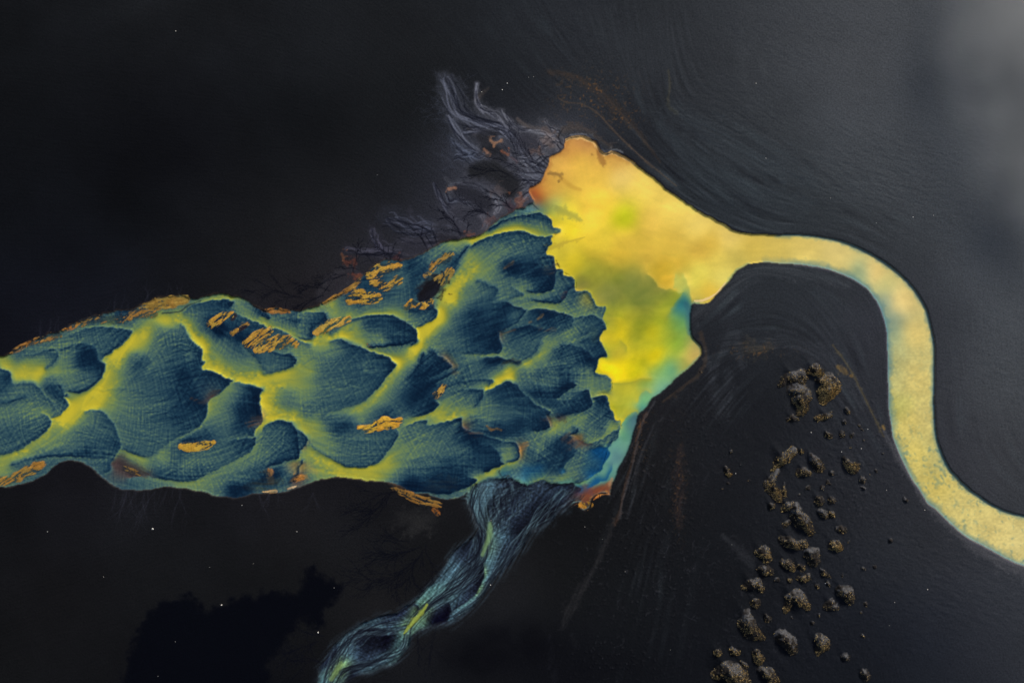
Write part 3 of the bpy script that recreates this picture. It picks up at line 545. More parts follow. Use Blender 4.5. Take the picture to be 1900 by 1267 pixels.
tt = tt+(M_del*(.22*np.clip(t-_s, -.3, .3)+.40*np.clip(_f, -.2, .2))).astype(f32)
tt = np.minimum(tt, 1.04+.3*(tt-1.04)); dlt = ramp(tt)
expl = WF[..., 2:5]/np.maximum(e, 1e-3)[..., None]
mod_s = 1+np.where(M_str, .13, 0)*np.clip(hatch, -2, 3.5)+np.where(M_str, .10*L_long, 0)+np.where(M_lag | M_riv, .09*fbm(PX/34, PY/24, 8, 4)+.004*L_long, 0.04*np.clip(hatch, -2, 3))
wq = fbm(PX/70, PY/55, 71, 3)*46; sw = fbm((PX+wq)/38, (PY-wq*.8)/26, 72, 4)
lag_ = (M_lag*sstep(430, 540, PY)*np.clip(1-(PX-1250)/60, 0, 1)).astype(f32)
expl = expl*(mod_s+lag_*.11*sw+M_lagriv*.06*sstep(1430, 1240, PX))[..., None]; expl[..., 0] *= 1+lag_*.06*sw
warm = M_str*0.05*np.clip(hatch, 0, 3)                      # green-grey sediment on the stream's ripples
water = dlt*(1-e[..., None])+np.clip(expl, 0, 1)*e[..., None]
water[..., 1] += warm*0.05; water[..., 2] += warm*0.04

def mix(dst, sl, col, a):
    a = a[..., None]; dst[sl] = dst[sl]*(1-a)+np.array(col, f32)/255*a

# shallow blue fringe along the river and lagoon banks
def bank(Q, w, col, amt, dst, mask, nz=None, seed=1):
    r = seg_field(Q[::2], w*3.2)
    sl, D, _ = r
    n = fbm(PX[sl]/9, PY[sl]/9, seed, 3)
    a = np.clip(1-D/(w*(1+0.7*n)), 0, 1)**1.2*amt*mask[sl]
    mix(dst, sl, col, a)
mrl = (M_riv | M_lag).astype(f32)
bank(riv1, 9, (92, 132, 138), .85, water, mrl*sstep(1350, 1480, PX), seed=2)
bank(riv2, 12, (88, 130, 138), .85, water, mrl*sstep(1340, 1520, PX), seed=3)
bank(lag1[:len(lag1)//2], 12, (172, 112, 56), .6, water, mrl*(PX < 1185), seed=4)
bank(lag2, 6, (96, 140, 128), .6, water, mrl*((PX < 1300) | (PX > 1340)), seed=6)
bank(riv2, 3, (70, 100, 128), .6, water, mrl*sstep(1340, 1420, PX), seed=7)
bank(riv1, 2.6, (60, 92, 126), .6, water, mrl*sstep(1360, 1440, PX), seed=8)
# bottom dimples of the river
sl, D, _ = seg_field(riv1[::3], 90); D1 = np.full((H, W), 90, f32); D1[sl] = np.minimum(D, 90)
sl, D, _ = seg_field(riv2[::3], 90); D2 = np.full((H, W), 90, f32); D2[sl] = np.minimum(D, 90)
u = PX*.5+PY*.85; v = PX*.85-PY*.5
sp = .7*vnoise(u/9, v/6, 201)+.75*vnoise(u/4.6, v/3.4, 202)+.5*fbm(PX/40, PY/40, 203, 2)
z = np.clip(sstep(560, 900, PY)*(.5+.8*np.exp(-D1/24)*sstep(770, 830, PY)+.5*np.exp(-D2/14)), 0, 1.2)+.5*np.exp(-D2/14)*sstep(470, 540, PY)
a = np.clip(sstep(.05, 1.3, sp)*z*.6, 0, .75)*M_riv
mix(water, (slice(None), slice(None)), (88, 128, 128), a)
tx = 1+M_riv*sstep(560, 700, PY)*(.05*vnoise(PX/4, PY/3, 204)+.035*fbm(PX/14, PY/14, 205, 3)); water *= tx[..., None]

# ---------------------------------------------------------------- sand
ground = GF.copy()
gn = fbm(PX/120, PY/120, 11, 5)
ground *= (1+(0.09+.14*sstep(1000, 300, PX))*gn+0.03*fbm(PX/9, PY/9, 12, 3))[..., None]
def blob(lst):
    o = np.zeros((H, W), f32)
    for x, y, rx, ry, a in lst: o = np.maximum(o, a*np.exp(-(((PX-x)/rx)**2+((PY-y)/ry)**2)))
    return o
streak = blob([(1300, 350, 230, 110, 1), (1480, 420, 220, 60, 1), (1450, 590, 180, 80, .45), (1600, 740, 60, 160, .6), (1250, 200, 80, 180, .6), (1340, 700, 60, 80, .9), (1180, 920, 60, 240, .8), (1800, 800, 150, 250, .2), (1060, 120, 130, 110, .6), (900, 300, 110, 130, .3)])
streak *= np.clip(.45+1.3*fbm(PX/75, PY/75, 44, 3), .08, 1.2)
ground *= (1+streak*(0.07*L_long+0.03*L_flow))[..., None]
cr = streak*sstep(0, 2.4, L_long)*0.17; mix(ground, (slice(None), slice(None)), (84, 92, 97), cr)
bz = blob([(1300, 330, 220, 90, 1), (1480, 410, 200, 45, 1), (1440, 560, 170, 70, .9), (1190, 200, 60, 110, .6), (1600, 720, 50, 150, .7), (1330, 680, 60, 80, .8), (1820, 790, 110, 180, .3), (1060, 90, 150, 90, .35), (1200, 930, 70, 260, .6)])
bz *= np.clip(.5+1.5*fbm(PX/48, PY/48, 49, 4), .05, 1.2)
mix(ground, (slice(None), slice(None)), (66, 75, 80), np.clip(bz*sstep(.1, 1.8, L_broad)*.62, 0, 1)); mix(ground, (slice(None), slice(None)), (26, 28, 33), np.clip(bz*sstep(.1, 1.8, -L_broad)*.55, 0, 1))

def brush(s, col, alpha, soft=1.0, fil=0.0, grain=0.0, dst=None, seed=0, mask=None):
    """a deposit of silt laid along a line: 'x,y,halfwidth|...'"""
    P = smooth_line(parse_pts(s), 4.0); rad = float(P[:, 2].max())*2.2+3
    r = seg_field(P, rad)
    if r is None: return
    sl, D, Wd = r
    q = D/Wd
    if grain: q = q*(1+grain*fbm(PX[sl]/7, PY[sl]/7, 300+seed, 4))
    a = alpha*(1-sstep(1-soft*.5, 1+soft, q))
    if fil: a = a*np.clip(1-fil+fil*(.6+.55*L_flow[sl]+.4*L_long[sl]), 0, 1.5)
    a = np.clip(a, 0, 1)
    if mask is not None: a = a*mask[sl]
    mix(ground if dst is None else dst, sl, col, a)

# silt fans north-west of the lagoon
FANS = """
825,145,10|838,175,16|850,205,14|875,222,12|905,232,13|935,240,12|955,262,12|975,290,12|1000,318,16|1012,320,14;88,92,106;.62
885,155,3|884,180,4|892,200,7|925,218,8|945,240,8;92,94,104;.7
905,165,2|893,175,3|886,185,3;110,98,90;.4
930,205,3|945,225,5|965,240,6|1000,245,8|1030,258,12;92,94,102;.6
960,220,2|975,233,3|1000,240,4;110,100,96;.6
1000,218,2|1003,232,4;84,86,94;.5
1010,222,3|1020,238,6|1040,248,8;92,92,98;.6
860,245,5|895,245,9|935,250,9;70,74,86;.5
832,215,4|850,245,8|865,265,7|890,285,7|920,300,9|950,320,11|985,335,11|1005,330,8;84,88,100;.66
845,285,9|880,290,12|905,290,9;66,72,86;.45
835,260,7|855,275,9|880,300,8;62,68,82;.4
870,240,3|885,250,4|905,262,5|915,275,5;84,80,82;.5
930,262,7|950,290,9|975,300,13|1000,300,15|1010,290,12;96,98,106;.6
1000,270,12|1030,262,12|1040,280,8;98,96,100;.6
960,345,8|975,335,11|990,345,9|975,360,8|960,372,6;96,98,108;.62
835,345,3|850,342,5|875,345,6|900,357,7|920,368,7|935,378,9;84,88,98;.66
828,358,7|834,375,9|850,372,8|875,378,9|895,388,8;64,68,80;.6
915,372,8|925,385,8|915,395,6;96,96,104;.7
825,330,2|838,345,4|830,362,5;88,90,98;.5
805,340,2|815,365,5|830,390,8|850,405,8|870,415,6;66,68,80;.6
845,405,6|880,400,8|905,392,5;56,58,70;.5
892,400,8|900,415,8|895,430,6;92,90,98;.6
720,400,14|760,420,16|800,428,14|835,435,9;58,62,76;.42
760,385,3|768,415,5|790,440,5;66,66,78;.4
690,425,4|695,440,9|705,460,10|720,470,10;62,62,76;.45
780,400,2|790,420,5|800,430,5;70,72,84;.4
640,465,6|680,470,10|730,470,11|770,478,8;52,52,64;.45
740,445,5|780,455,8|820,450,6;56,56,68;.4
640,450,2|650,465,5;52,50,58;.4
"""
def strands(P, n, col, al, seed, dst=None):
    """fine braided rills inside a deposit: thin lines weaving across its width"""
    r = random.Random(seed); P = smooth_line(P, 5.0); m = len(P)
    if m < 3 or (dst is None and P[:, 2].max() < 7): return
    T = np.gradient(P[:, :2], axis=0); T /= np.maximum(np.hypot(T[:, 0], T[:, 1]), 1e-6)[:, None]; N_ = np.stack([T[:, 1], -T[:, 0]], 1)
    for k in range(n):
        a, b = sorted((r.uniform(-.15, .75), r.uniform(.3, 1.15))); i0 = int(max(0, a)*m); i1 = int(min(1, b)*m)
        if i1-i0 < 3: continue
        u = np.linspace(0, 1, m)[i0:i1]; o0 = r.gauss(0, .45); o1 = r.gauss(0, .45); f = r.uniform(2, 5); ph = r.uniform(0, 6)
        off = (o0*(1-u)+o1*u+.16*np.sin(u*f*6+ph))*P[i0:i1, 2]*1.25
        Q = P[i0:i1, :2]+N_[i0:i1]*off[:, None]; w = r.uniform(.7, 1.5)
        q = seg_field(np.column_stack([Q, np.full(len(Q), w)]), w*2.2+2)
        if q is None: continue
        sl, D, Wd = q; mix(ground if dst is None else dst, sl, col, (1-sstep(.3, 1.8, D/w))*al)
FL = [l.split(';') for l in FANS.strip().split('\n')]
for k, (s, cc, a) in enumerate(FL): brush(s, [float(q)*.86 for q in cc.split(',')], min(.9, float(a)*.95), soft=1.5, fil=.25, grain=.55, seed=k)
for k, (s, cc, a) in enumerate(FL):
    P = parse_pts(s); cc = [float(q) for q in cc.split(',')]
    strands(P, int(4+P[:, 2].max()*1.0), tuple(min(255, q*1.30+14) for q in cc), .34, k)
    strands(P, int(2+P[:, 2].max()*.5), (14, 16, 26), .42, 60+k)
for k, (s, n_) in enumerate((("1045,905,20|1000,960,22|960,1010,18|925,1060,14|890,1110,9|840,1145,6", 30), ("895,900,22|885,950,22|900,1000,20|885,1050,26|840,1095,18|790,1130,10|760,1165,7", 60), ("1080,915,12|1030,950,14|985,995,10", 9),
                             ("760,1160,10|700,1165,16|650,1185,18|615,1240,14|600,1290,14", 40), ("758,1165,8|745,1205,10|700,1230,14|640,1250,12|610,1290,12", 30), ("960,890,30|930,950,26|915,990,12", 30))):
    strands(parse_pts(s), n_, (112, 146, 154), .24, 300+k, water); strands(parse_pts(s), int(n_*.9), (17, 20, 30), .36, 330+k, water)
brush("792,1123,1.5|782,1137,3|770,1150,3.4|757,1166,2.2|749,1176,1", (158, 170, 66), .85, soft=1.1, grain=.5, dst=water)
brush("909,972,3|909,990,4|902,1011,3|895,1030,2", (124, 158, 104), .7, soft=1.2, grain=.4, dst=water)
brush("632,1234,3|622,1248,4|614,1262,3", (130, 158, 92), .6, soft=1.2, grain=.8, dst=water)
# dark wet flats left between the fans
FLATS = """
905,275,12|920,282,13|930,293,10;26,27,31;.9
945,268,10|955,280,9|957,288,6;44,46,54;.75
975,262,11|990,270,12|980,282,7;44,44,52;.75
880,318,11|905,315,15|930,325,17|950,345,15|945,358,9;25,26,28;.92
895,255,10|915,250,8;24,25,29;.75
848,352,8|870,358,13|895,372,13|905,382,8;32,33,40;.9
848,395,10|865,400,14|880,412,13|880,425,8;48,49,57;.8
815,425,9|828,432,8;34,35,42;.7
820,445,8|845,443,5;22,21,26;.7
755,460,11|775,458,12|785,466,6;36,36,44;.7
690,545,5|650,510,9|620,530,12|600,548,8;34,32,36;.6
935,305,4|948,308,5|960,315,4;40,42,50;.6
"""
for k, line in enumerate(FLATS.strip().split('\n')):
    s, c, a = line.split(';'); P = parse_pts(s); P[:, 2] *= 1.35; rim = '|'.join('%g,%g,%g' % tuple(q) for q in P)
    brush(rim, (96, 96, 106), .30, soft=.8, grain=.3, seed=70+k)
    brush(s, [float(q) for q in c.split(',')], float(a)*.82, soft=1.0, grain=.35, seed=40+k)
for s, c, a in (("1046,242,3|1062,238,4|1085,240,4|1100,250,4|1118,262,3|1135,274,2", (124, 92, 66), .5), ("1040,250,5|1060,246,5|1085,248,6|1105,258,5|1125,272,4|1150,280,2", (58, 58, 60), .7),
                ("1058,251,1.4|1085,250,1.6|1100,257,1.6|1112,272,1.6|1125,282,1.6|1140,278,1.4|1155,283,1.2", (130, 134, 140), .7), ("1090,250,1|1106,261,1|1118,276,1.3|1130,282,1", (36, 40, 50), .9),
                ("911,262,2|918,266,2|928,262,2", (196, 140, 100), .8), ("898,276,1.5|904,283,2", (200, 140, 104), .7), ("936,283,2|942,288,2", (210, 116, 70), .8), ("948,292,2|960,300,2", (100, 66, 66), .6),
                ("833,351,2|845,348,1.5", (190, 130, 96), .8), ("990,280,4|1000,282,3", (150, 112, 90), .6), ("1010,240,4|1020,250,5|1012,262,4|1025,270,5", (140, 104, 84), .45), ("921,350,5|927,360,3", (110, 92, 86), .6),
                ("958,372,4|966,378,5|962,388,4", (176, 98, 62), .8), ("945,380,5|955,388,6|965,392,5", (64, 46, 52), .7), ("905,412,2|912,405,3|918,405,2", (110, 70, 62), .7), ("868,437,2|880,434,2", (150, 80, 52), .8),
                ("730,484,3|737,480,4|745,486,3", (96, 46, 40), .7), ("655,508,3|662,513,3|668,508,2", (150, 70, 48), .8), ("634,470,2|637,478,2|636,484,1.5", (190, 112, 66), .7), ("643,487,3|652,485,3", (120, 62, 48), .7),
                ("690,538,1.5|675,522,1.5|660,512,1.5", (120, 80, 50), .6), ("640,486,3|650,487,2", (110, 60, 44), .6)):
    brush(s, c, a*(.75 if c[2] > 90 or c[0] < 70 else .5), soft=1.5, grain=1.5, seed=80)
# lines of ochre crust and old strand lines
for s, c, a, f in (("1020,135,3|1060,140,4|1110,170,6|1140,195,7|1160,215,5|1180,240,3|1205,275,2|1225,300,1.2", (98, 70, 48), .42, .5), ("1036,182,1|1050,190,.8|1080,194,.9|1110,212,1|1150,255,1|1200,300,1|1255,345,.8", (100, 80, 62), .55, 0),
                   ("1105,205,.9|1130,232,.9|1165,268,1|1210,312,.9", (90, 76, 66), .5, 0), ("1240,130,1.5|1243,160,1.5|1240,195,2|1255,210,2", (96, 88, 62), .45, .5), ("1250,208,12|1300,235,16|1370,275,20|1440,300,20|1500,335,10|1512,342,3", (62, 70, 76), .45, .6),
                   ("1230,235,10|1290,300,16|1350,345,16|1420,365,14|1500,378,8", (60, 68, 74), .35, .7), ("1110,40,25|1150,90,25|1165,150,12|1160,172,4", (56, 60, 65), .4, .7), ("1180,60,20|1220,80,25|1200,130,14", (54, 58, 63), .4, .8),
                   ("1040,160,12|1070,172,12|1110,178,12", (50, 53, 58), .4, .6), ("1375,60,5|1380,100,7|1378,130,4|1385,160,4", (68, 72, 76), .4, .5), ("1412,112,4|1418,140,4", (72, 76, 79), .45, .5),
                   ("1400,642,8|1460,632,9|1520,655,10|1570,700,8|1600,750,6", (66, 70, 76), .5, .8), ("1545,640,1|1580,690,1.3|1620,770,1.4|1640,810,1.3", (100, 88, 60), .6, 0), ("1640,800,2|1665,845,4|1690,885,4|1715,925,4|1745,958,5|1780,990,6|1820,1018,7|1860,1042,8|1920,1065,10", (84, 84, 88), .75, .3),
                   ("1556,682,3|1567,688,4|1573,692,2", (150, 116, 60), .8, .5), ("1578,697,2|1581,699,1.5", (140, 108, 58), .7, 0), ("1638,790,2|1641,796,2", (150, 118, 62), .8, 0), ("1386,645,10|1412,648,8|1425,642,6", (120, 92, 48), .25, .9),
                   ("1320,700,5|1330,740,8|1345,760,10|1352,690,5", (66, 70, 76), .5, .9), ("1310,650,3|1322,690,5|1335,665,3|1360,620,8|1372,660,6|1378,680,3", (70, 74, 80), .5, .9),
                   ("1285,590,8|1310,575,7|1345,545,8|1380,515,8|1430,500,7|1500,508,7|1570,530,5", (78, 82, 86), .5, .7), ("1300,620,3|1310,655,2|1300,690,2|1270,715,2|1230,745,2", (90, 70, 52), .4, .2),
                   ("1200,765,2|1185,800,2|1175,850,2|1160,900,1.6|1150,950,2|1140,970,3", (96, 66, 48), .5, .4), ("1215,745,1|1190,790,1|1172,870,1.3|1155,930,1.6|1150,960,2", (88, 88, 92), .45, .2),
                   ("1140,965,2|1125,1005,3|1105,1050,3|1085,1085,4|1060,1125,6|1045,1165,3", (56, 55, 56), .6, .5), ("1165,960,1.5|1175,920,3|1180,880,3|1190,840,3|1215,790,3|1228,775,2", (60, 61, 66), .45, .8),
                   ("1262,830,4|1260,880,6|1258,940,6|1260,980,3", (74, 56, 50), .5, .7), ("1400,1020,2|1385,1005,4|1365,985,6|1345,965,3", (58, 60, 64), .0, 0),
                   ("1340,992,2|1362,1012,5|1382,1032,7|1396,1050,4", (58, 60, 64), .45, 0), ("1020,1180,2|1024,1220,4|1030,1260,5", (44, 46, 52), .6, .8), ("1060,1175,2|1070,1200,4", (40, 42, 46), .5, .8),
                   ("450,560,2|520,575,8|560,585,2", (30, 25, 30), .0, 0), ("750,960,12|775,965,16|800,962,12", (46, 46, 46), .5, 0), ("765,985,9|775,975,11", (50, 50, 50), .4, 0),
                   ("720,885,2|735,900,4|745,915,3", (100, 66, 40), .6, .3), ("205,1000,1|210,940,1.2|225,910,1", (60, 58, 66), .0, 0)):
    if a > 0: brush(s, c, a*(.62 if f > .4 else .85), soft=1.4, fil=f*.6, grain=1.0, seed=120)
# yellow-brown sand rim hugging every shore
for Q, w, c, a in ((top, 3, (104, 76, 52), .45), (bot, 2.5, (92, 80, 74), .4), (lag1, 3.0, (44, 40, 52), .55), (lag2, 5, (38, 40, 48), .45), (riv1, 4.5, (42, 45, 52), .4), (riv2[:-40], 4, (78, 76, 92), .6), (str1, 3, (28, 30, 38), .5)):
    sl, D, _ = seg_field(Q[::2], w*3)
    n = fbm(PX[sl]/8, PY[sl]/8, 400, 3)
    mix(ground, sl, c, np.clip(1-D/(w*(1.3+n)), 0, 1)*a)
for Q, w in ((str1, 16), (str2, 13)):      # silt left where the stream spills over its edge
    sl, D, _ = seg_field(Q[::2], w*2); n = fbm(PX[sl]/12, PY[sl]/12, 420, 4)
    mix(ground, sl, (58, 74, 86), np.clip(1-D/(w*(1+.8*n)), 0, 1)**1.5*.55*np.clip(.7+.4*L_flow[sl]+.3*L_long[sl], 0, 1.4)*sstep(1330, 1200, PY[sl]))
# crusted golden scale on the lagoon's north bank
brush("1050,260,1.8|1062,256,2.2|1083,256,2.4|1100,264,2|1109,275,2.4|1122,287,2.4|1138,284,2|1160,294,1.8|1178,305,1.2", (240, 192, 118), .95, soft=.6, grain=.9, dst=water)
brush("1050,259,1|1062,254,1.3|1083,254,1.4|1100,262,1|1109,274,1.2|1122,285,1.2|1138,282,1.2|1160,292,1|1178,303,.8", (226, 180, 112), .8, soft=.6, grain=.9, dst=ground)
brush("1110,278,3|1113,292,4|1118,300,4|1122,303,2", (140, 92, 48), .55, soft=1.5, grain=1.2, dst=water)
brush("1020,322,2|1030,322,3|1038,325,3|1043,331,2", (120, 92, 52), .6, soft=1.5, grain=1.4, dst=water)
brush("1043,331,3|1060,345,3|1077,352,2", (190, 142, 56), .4, soft=1.6, dst=water)
brush("1033,385,3|1048,393,5|1062,398,4|1075,408,2", (140, 146, 78), .5, soft=1.8, grain=1.2, dst=water)
brush("1018,463,2|1040,453,2|1060,447,1.5|1085,440,1", (176, 152, 58), .45, soft=1.8, grain=1.4, dst=water)
brush("1280,585,5|1278,600,4|1280,618,3", (60, 110, 124), .5, soft=1.4, dst=water, mask=M_lag.astype(f32))
brush("1273,563,3|1278,572,5|1282,580,4", (50, 100, 116), .45, soft=1, dst=water, mask=M_lag.astype(f32))
brush("1290,558,1.2|1308,556,1.5|1325,548,1.5|1338,536,1.2|1347,524,1", (246, 214, 150), .85, soft=.6, grain=.8, dst=water)
# dark oval flat of wet sand and streaks inside the delta
for s, c, a, f in (("782,553,5|792,543,12|803,530,14|812,522,9", (26, 26, 34), .97, 0), ("300,581,1.1|332,578,1.2|348,567,1.2|372,558,.9", (30, 44, 56), .7, 0), ("880,480,3|895,470,2", (40, 60, 70), .0, 0),
                   ("355,739,2|375,745,3|400,728,2.5|408,724,1.5", (70, 50, 44), .6, .6), ("462,790,4|472,780,6|480,775,5", (104, 68, 50), .5, .8), ("500,886,6|503,892,5|500,876,5", (150, 112, 66), .55, .4), ("545,890,5|555,886,6|565,886,4", (196, 124, 58), .6, .7),
                   ("560,868,6|572,870,7|585,875,5", (172, 146, 70), .5, .2), ("865,797,4|880,805,4|895,806,3", (92, 66, 58), .45, .7), ("903,790,1.5|912,797,2.5|922,795,1.5|930,798,1", (176, 116, 50), .8, .3), ("1010,778,5|1030,775,6|1045,777,4", (62, 54, 58), .6, .7),
                   ("1048,812,5|1063,820,8|1078,822,6", (82, 58, 50), .65, .6), ("1065,812,4|1078,812,3", (160, 116, 62), .5, .3), ("965,835,2|972,828,5|978,825,4", (176, 116, 60), .65, .4), ("1017,505,5|1024,500,5|1030,492,4", (78, 66, 60), .45, .8),
                   ("937,497,2|945,492,2|952,487,2", (110, 80, 54), .6, .5), ("1004,588,2|1008,583,2|998,592,1.5", (150, 104, 56), .7, .3), ("985,597,2|982,598,1.5", (150, 104, 56), .5, .3), ("930,617,3|945,613,3|955,612,3", (84, 62, 48), .5, .8), ("1000,608,3|1010,612,3|1030,612,3", (84, 60, 50), .45, .8),
                   ("1045,548,4|1050,542,3", (90, 54, 54), .5, .6), ("826,666,3|832,670,2", (128, 112, 70), .6, .3), ("842,680,3|848,679,3", (126, 110, 72), .6, .3), ("845,692,4|850,690,2", (120, 106, 76), .5, .3), ("936,672,3|950,670,3|965,672,3", (36, 42, 44), .6, .4),
                   ("460,903,6|480,900,9|510,895,8", (34, 38, 40), .55, .5), ("800,905,10|840,895,8", (34, 40, 48), .4, .5), ("1085,925,5|1100,918,5|1118,910,4|1130,900,4", (150, 84, 48), .6, .5), ("1132,898,2|1136,888,2", (206, 140, 96), .7, 0),
                   ("885,905,5|895,893,5", (60, 84, 92), .0, 0), ("960,392,3|980,382,4|988,376,4", (70, 106, 104), .8, .3), ("1073,914,5|1085,905,5|1095,912,5", (90, 70, 92), .5, .3), ("225,862,5|240,868,7|270,880,6", (58, 50, 52), .6, .5)):
    if a > 0: brush(s, c, a*(.9 if c[0] < 60 else .72), soft=1.0, fil=f, grain=.9, dst=water, seed=160)

# branching seepage cracks in the wet sand
def crack(x, y, a, ln, w, depth, col, al, curl=.17):
    if depth >= 2 and w > 1: w *= .55
    pts = [(x, y, w)]; n = max(3, int(ln/5))
    for k in range(n):
        a += random.gauss(0, curl); x += math.cos(a)*ln/n; y += math.sin(a)*ln/n
        pts.append((x, y, max(.45, w*(1-.75*(k+1)/n))))
        if depth > 0 and random.random() < .5: crack(x, y, a+random.choice((-1, 1))*random.uniform(.15, .45), ln*random.uniform(.35, .7), w*.65, depth-1, col, al, curl)
    P = np.array(pts); r = seg_field(P, w*2.5+2.5)
    if r is None: return
    sl, D, Wd = r; mix(ground, sl, col, (1-sstep(.3, 1.7, D/Wd))*al*(.66 if depth < 2 else .5))
dk = (9, 11, 20)
for x, y, ang, ln, w, dp, al in ((733, 912, 165, 60, 3, 3, .9), (728, 912, 140, 75, 2.6, 3, .85), (715, 925, 155, 45, 2, 2, .8), (780, 1015, 165, 70, 2.6, 3, .85), (760, 1005, 200, 40, 2, 2, .8), (785, 1020, 120, 90, 2.2, 3, .85), (790, 1010, 100, 70, 2, 2, .8), (740, 985, 150, 45, 2, 2, .7),
                                 (725, 497, -80, 36, 4, 3, .9), (720, 498, -105, 34, 3.5, 3, .9), (735, 497, -60, 26, 3, 2, .8), (793, 464, -118, 34, 3, 2, .9), (803, 458, -125, 26, 2.5, 2, .85), (810, 452, -110, 20, 2.5, 2, .8), (855, 436, -130, 44, 4, 3, .9), (862, 434, -160, 25, 3.5, 3, .85), (866, 432, -100, 20, 3, 2, .8),
                                 (656, 506, -110, 38, 3, 3, .85), (664, 500, -150, 30, 2.5, 2, .8), (700, 492, -170, 30, 2, 2, .8), (640, 510, 165, 60, 3, 3, .8), (600, 548, 175, 70, 3.4, 3, .8), (612, 540, -150, 50, 2.6, 3, .75), (560, 552, -175, 70, 3.4, 3, .8), (530, 545, -175, 50, 2.4, 2, .6),
                                 (1008, 320, -140, 60, 2, 2, .75), (1012, 318, -160, 44, 1.7, 2, .7), (1003, 338, -155, 60, 1.8, 2, .75), (1000, 336, -170, 50, 1.8, 2, .7), (1020, 300, -150, 36, 1.6, 1, .6), (1022, 292, -175, 30, 1.5, 1, .6), (1045, 270, -130, 30, 1.6, 1, .7), (1040, 277, -140, 30, 1.5, 1, .6), (960, 300, -120, 60, 1.6, 2, .6), (975, 318, -155, 50, 1.7, 2, .7),
                                 (1014, 312, -170, 24, 1.4, 1, .6), (1018, 306, -165, 26, 1.4, 1, .6), (945, 325, -150, 50, 1.7, 2, .7), (945, 382, -150, 30, 2.6, 3, .9), (950, 388, -165, 34, 2.6, 3, .9), (938, 378, -130, 20, 2.2, 2, .9), (910, 402, -160, 40, 2.2, 3, .85), (905, 398, -150, 50, 2, 2, .8), (930, 368, -150, 30, 2, 2, .8),
                                 (1080, 1020, 100, 60, 1, 1, .4), (600, 1180, 200, 40, 2.4, 3, .9), (590, 1190, 170, 60, 2.4, 3, .8), (600, 1230, 180, 70, 2.4, 3, .8), (560, 1240, 150, 60, 2.4, 3, .7), (775, 1175, 100, 40, 1.4, 2, .8), (810, 1162, 110, 60, 1.6, 2, .6), (590, 1172, -100, 30, 1.6, 1, .8)):
    crack(x, y, R(ang), ln, w, dp, dk, al)
for k in range(46):      # pale runnels above and below the delta
    if k < 20: x = random.uniform(70, 335); y = np.interp(x, top[:, 0], top[:, 1])-3; a = -90+random.gauss(5, 10); ln = random.uniform(10, 26)
    elif k < 38: x = random.uniform(205, 390); y = 908+random.uniform(-2, 6); a = 105+random.gauss(0, 10); ln = random.uniform(20, 70)
    else: x = random.choice((480, 500, 515, 580)); y = 915; a = 92+random.gauss(0, 16); ln = random.uniform(20, 42)
    crack(x, y, R(a), ln, 1.6, 1, (62, 64, 78), .17, .15)
for k in range(26):
    x = random.uniform(1150, 1330); y = random.uniform(800, 1230); crack(x, y, R(random.gauss(70, 40)), random.uniform(12, 34), 1.4, 1, (56, 58, 64), .35, .6)
for k in range(30):
    x = random.uniform(815, 870); y = random.uniform(165, 330); crack(x, y, R(random.gauss(-130, 25)), random.uniform(20, 50), 1.4, 2, (70, 76, 92), .25, .25)

# wet black patch on the southern flat
PATCH = "210,1300|243,1206|254,1169|280,1136|291,1121|343,1106|357,1099|376,1110|365,1136|402,1125|442,1106|475,1110|494,1088|523,1106|534,1088|553,1103|567,1059|590,1046|597,1077|626,1073|632,1103|608,1125|590,1173|567,1140|549,1169|523,1199|497,1235|479,1300"
pm = inside(smooth_line(np.vstack([parse_pts(PATCH), parse_pts(PATCH)[:1]]), 3)+0.0).astype(f32)
pm = blur(pm, 180); pm = sstep(.18, .86, pm+.75*fbm(PX/11, PY/11, 19, 5)*np.clip(1-abs(pm*2-1), 0, 1)*(pm > .02)*(pm < .98))
mix(ground, (slice(None), slice(None)), (5, 7, 15), pm*.92)
for x, y, rx, ry, c in ((960, 1200, 90, 46, (10, 11, 16)), (890, 1215, 60, 40, (11, 12, 17)), (1060, 1240, 110, 40, (14, 15, 20))):
    q = np.exp(-(((PX-x)/rx)**2+((PY-y)/ry)**2))*(.8+.5*fbm(PX/30, PY/30, 23, 4)); mix(ground, (slice(None), slice(None)), c, np.clip(q, 0, .85))
# coarse scoria speckle on the lava side
spk = blob([(1200, 1000, 140, 230, 1), (1150, 1230, 110, 60, 1), (1300, 800, 90, 90, .8), (1600, 880, 110, 200, .7), (1400, 1100, 260, 200, .5)])
s1 = vnoise(PX/2.6, PY/2.6, 501)*.6+vnoise(PX/5.5, PY/4.2, 502)*.6
mix(ground, (slice(None), slice(None)), (62, 62, 68), sstep(.5, .95, s1+.25*fbm(PX/40, PY/40, 503, 2))*spk*.5)
mix(ground, (slice(None), slice(None)), (8, 9, 14), sstep(.5, .95, -s1)*spk*.4)
# rusty flecks
rf = blob([(1100, 178, 60, 40, 1), (1160, 215, 30, 30, 1), (1400, 650, 60, 14, .8), (1258, 900, 14, 90, .7), (1190, 800, 20, 60, .6), (955, 612, 30, 10, .3)])
mix(ground, (slice(None), slice(None)), (128, 88, 50), sstep(.45, .8, vnoise(PX/3, PY/3, 511)+.4*vnoise(PX/9, PY/9, 512))*rf*.55)

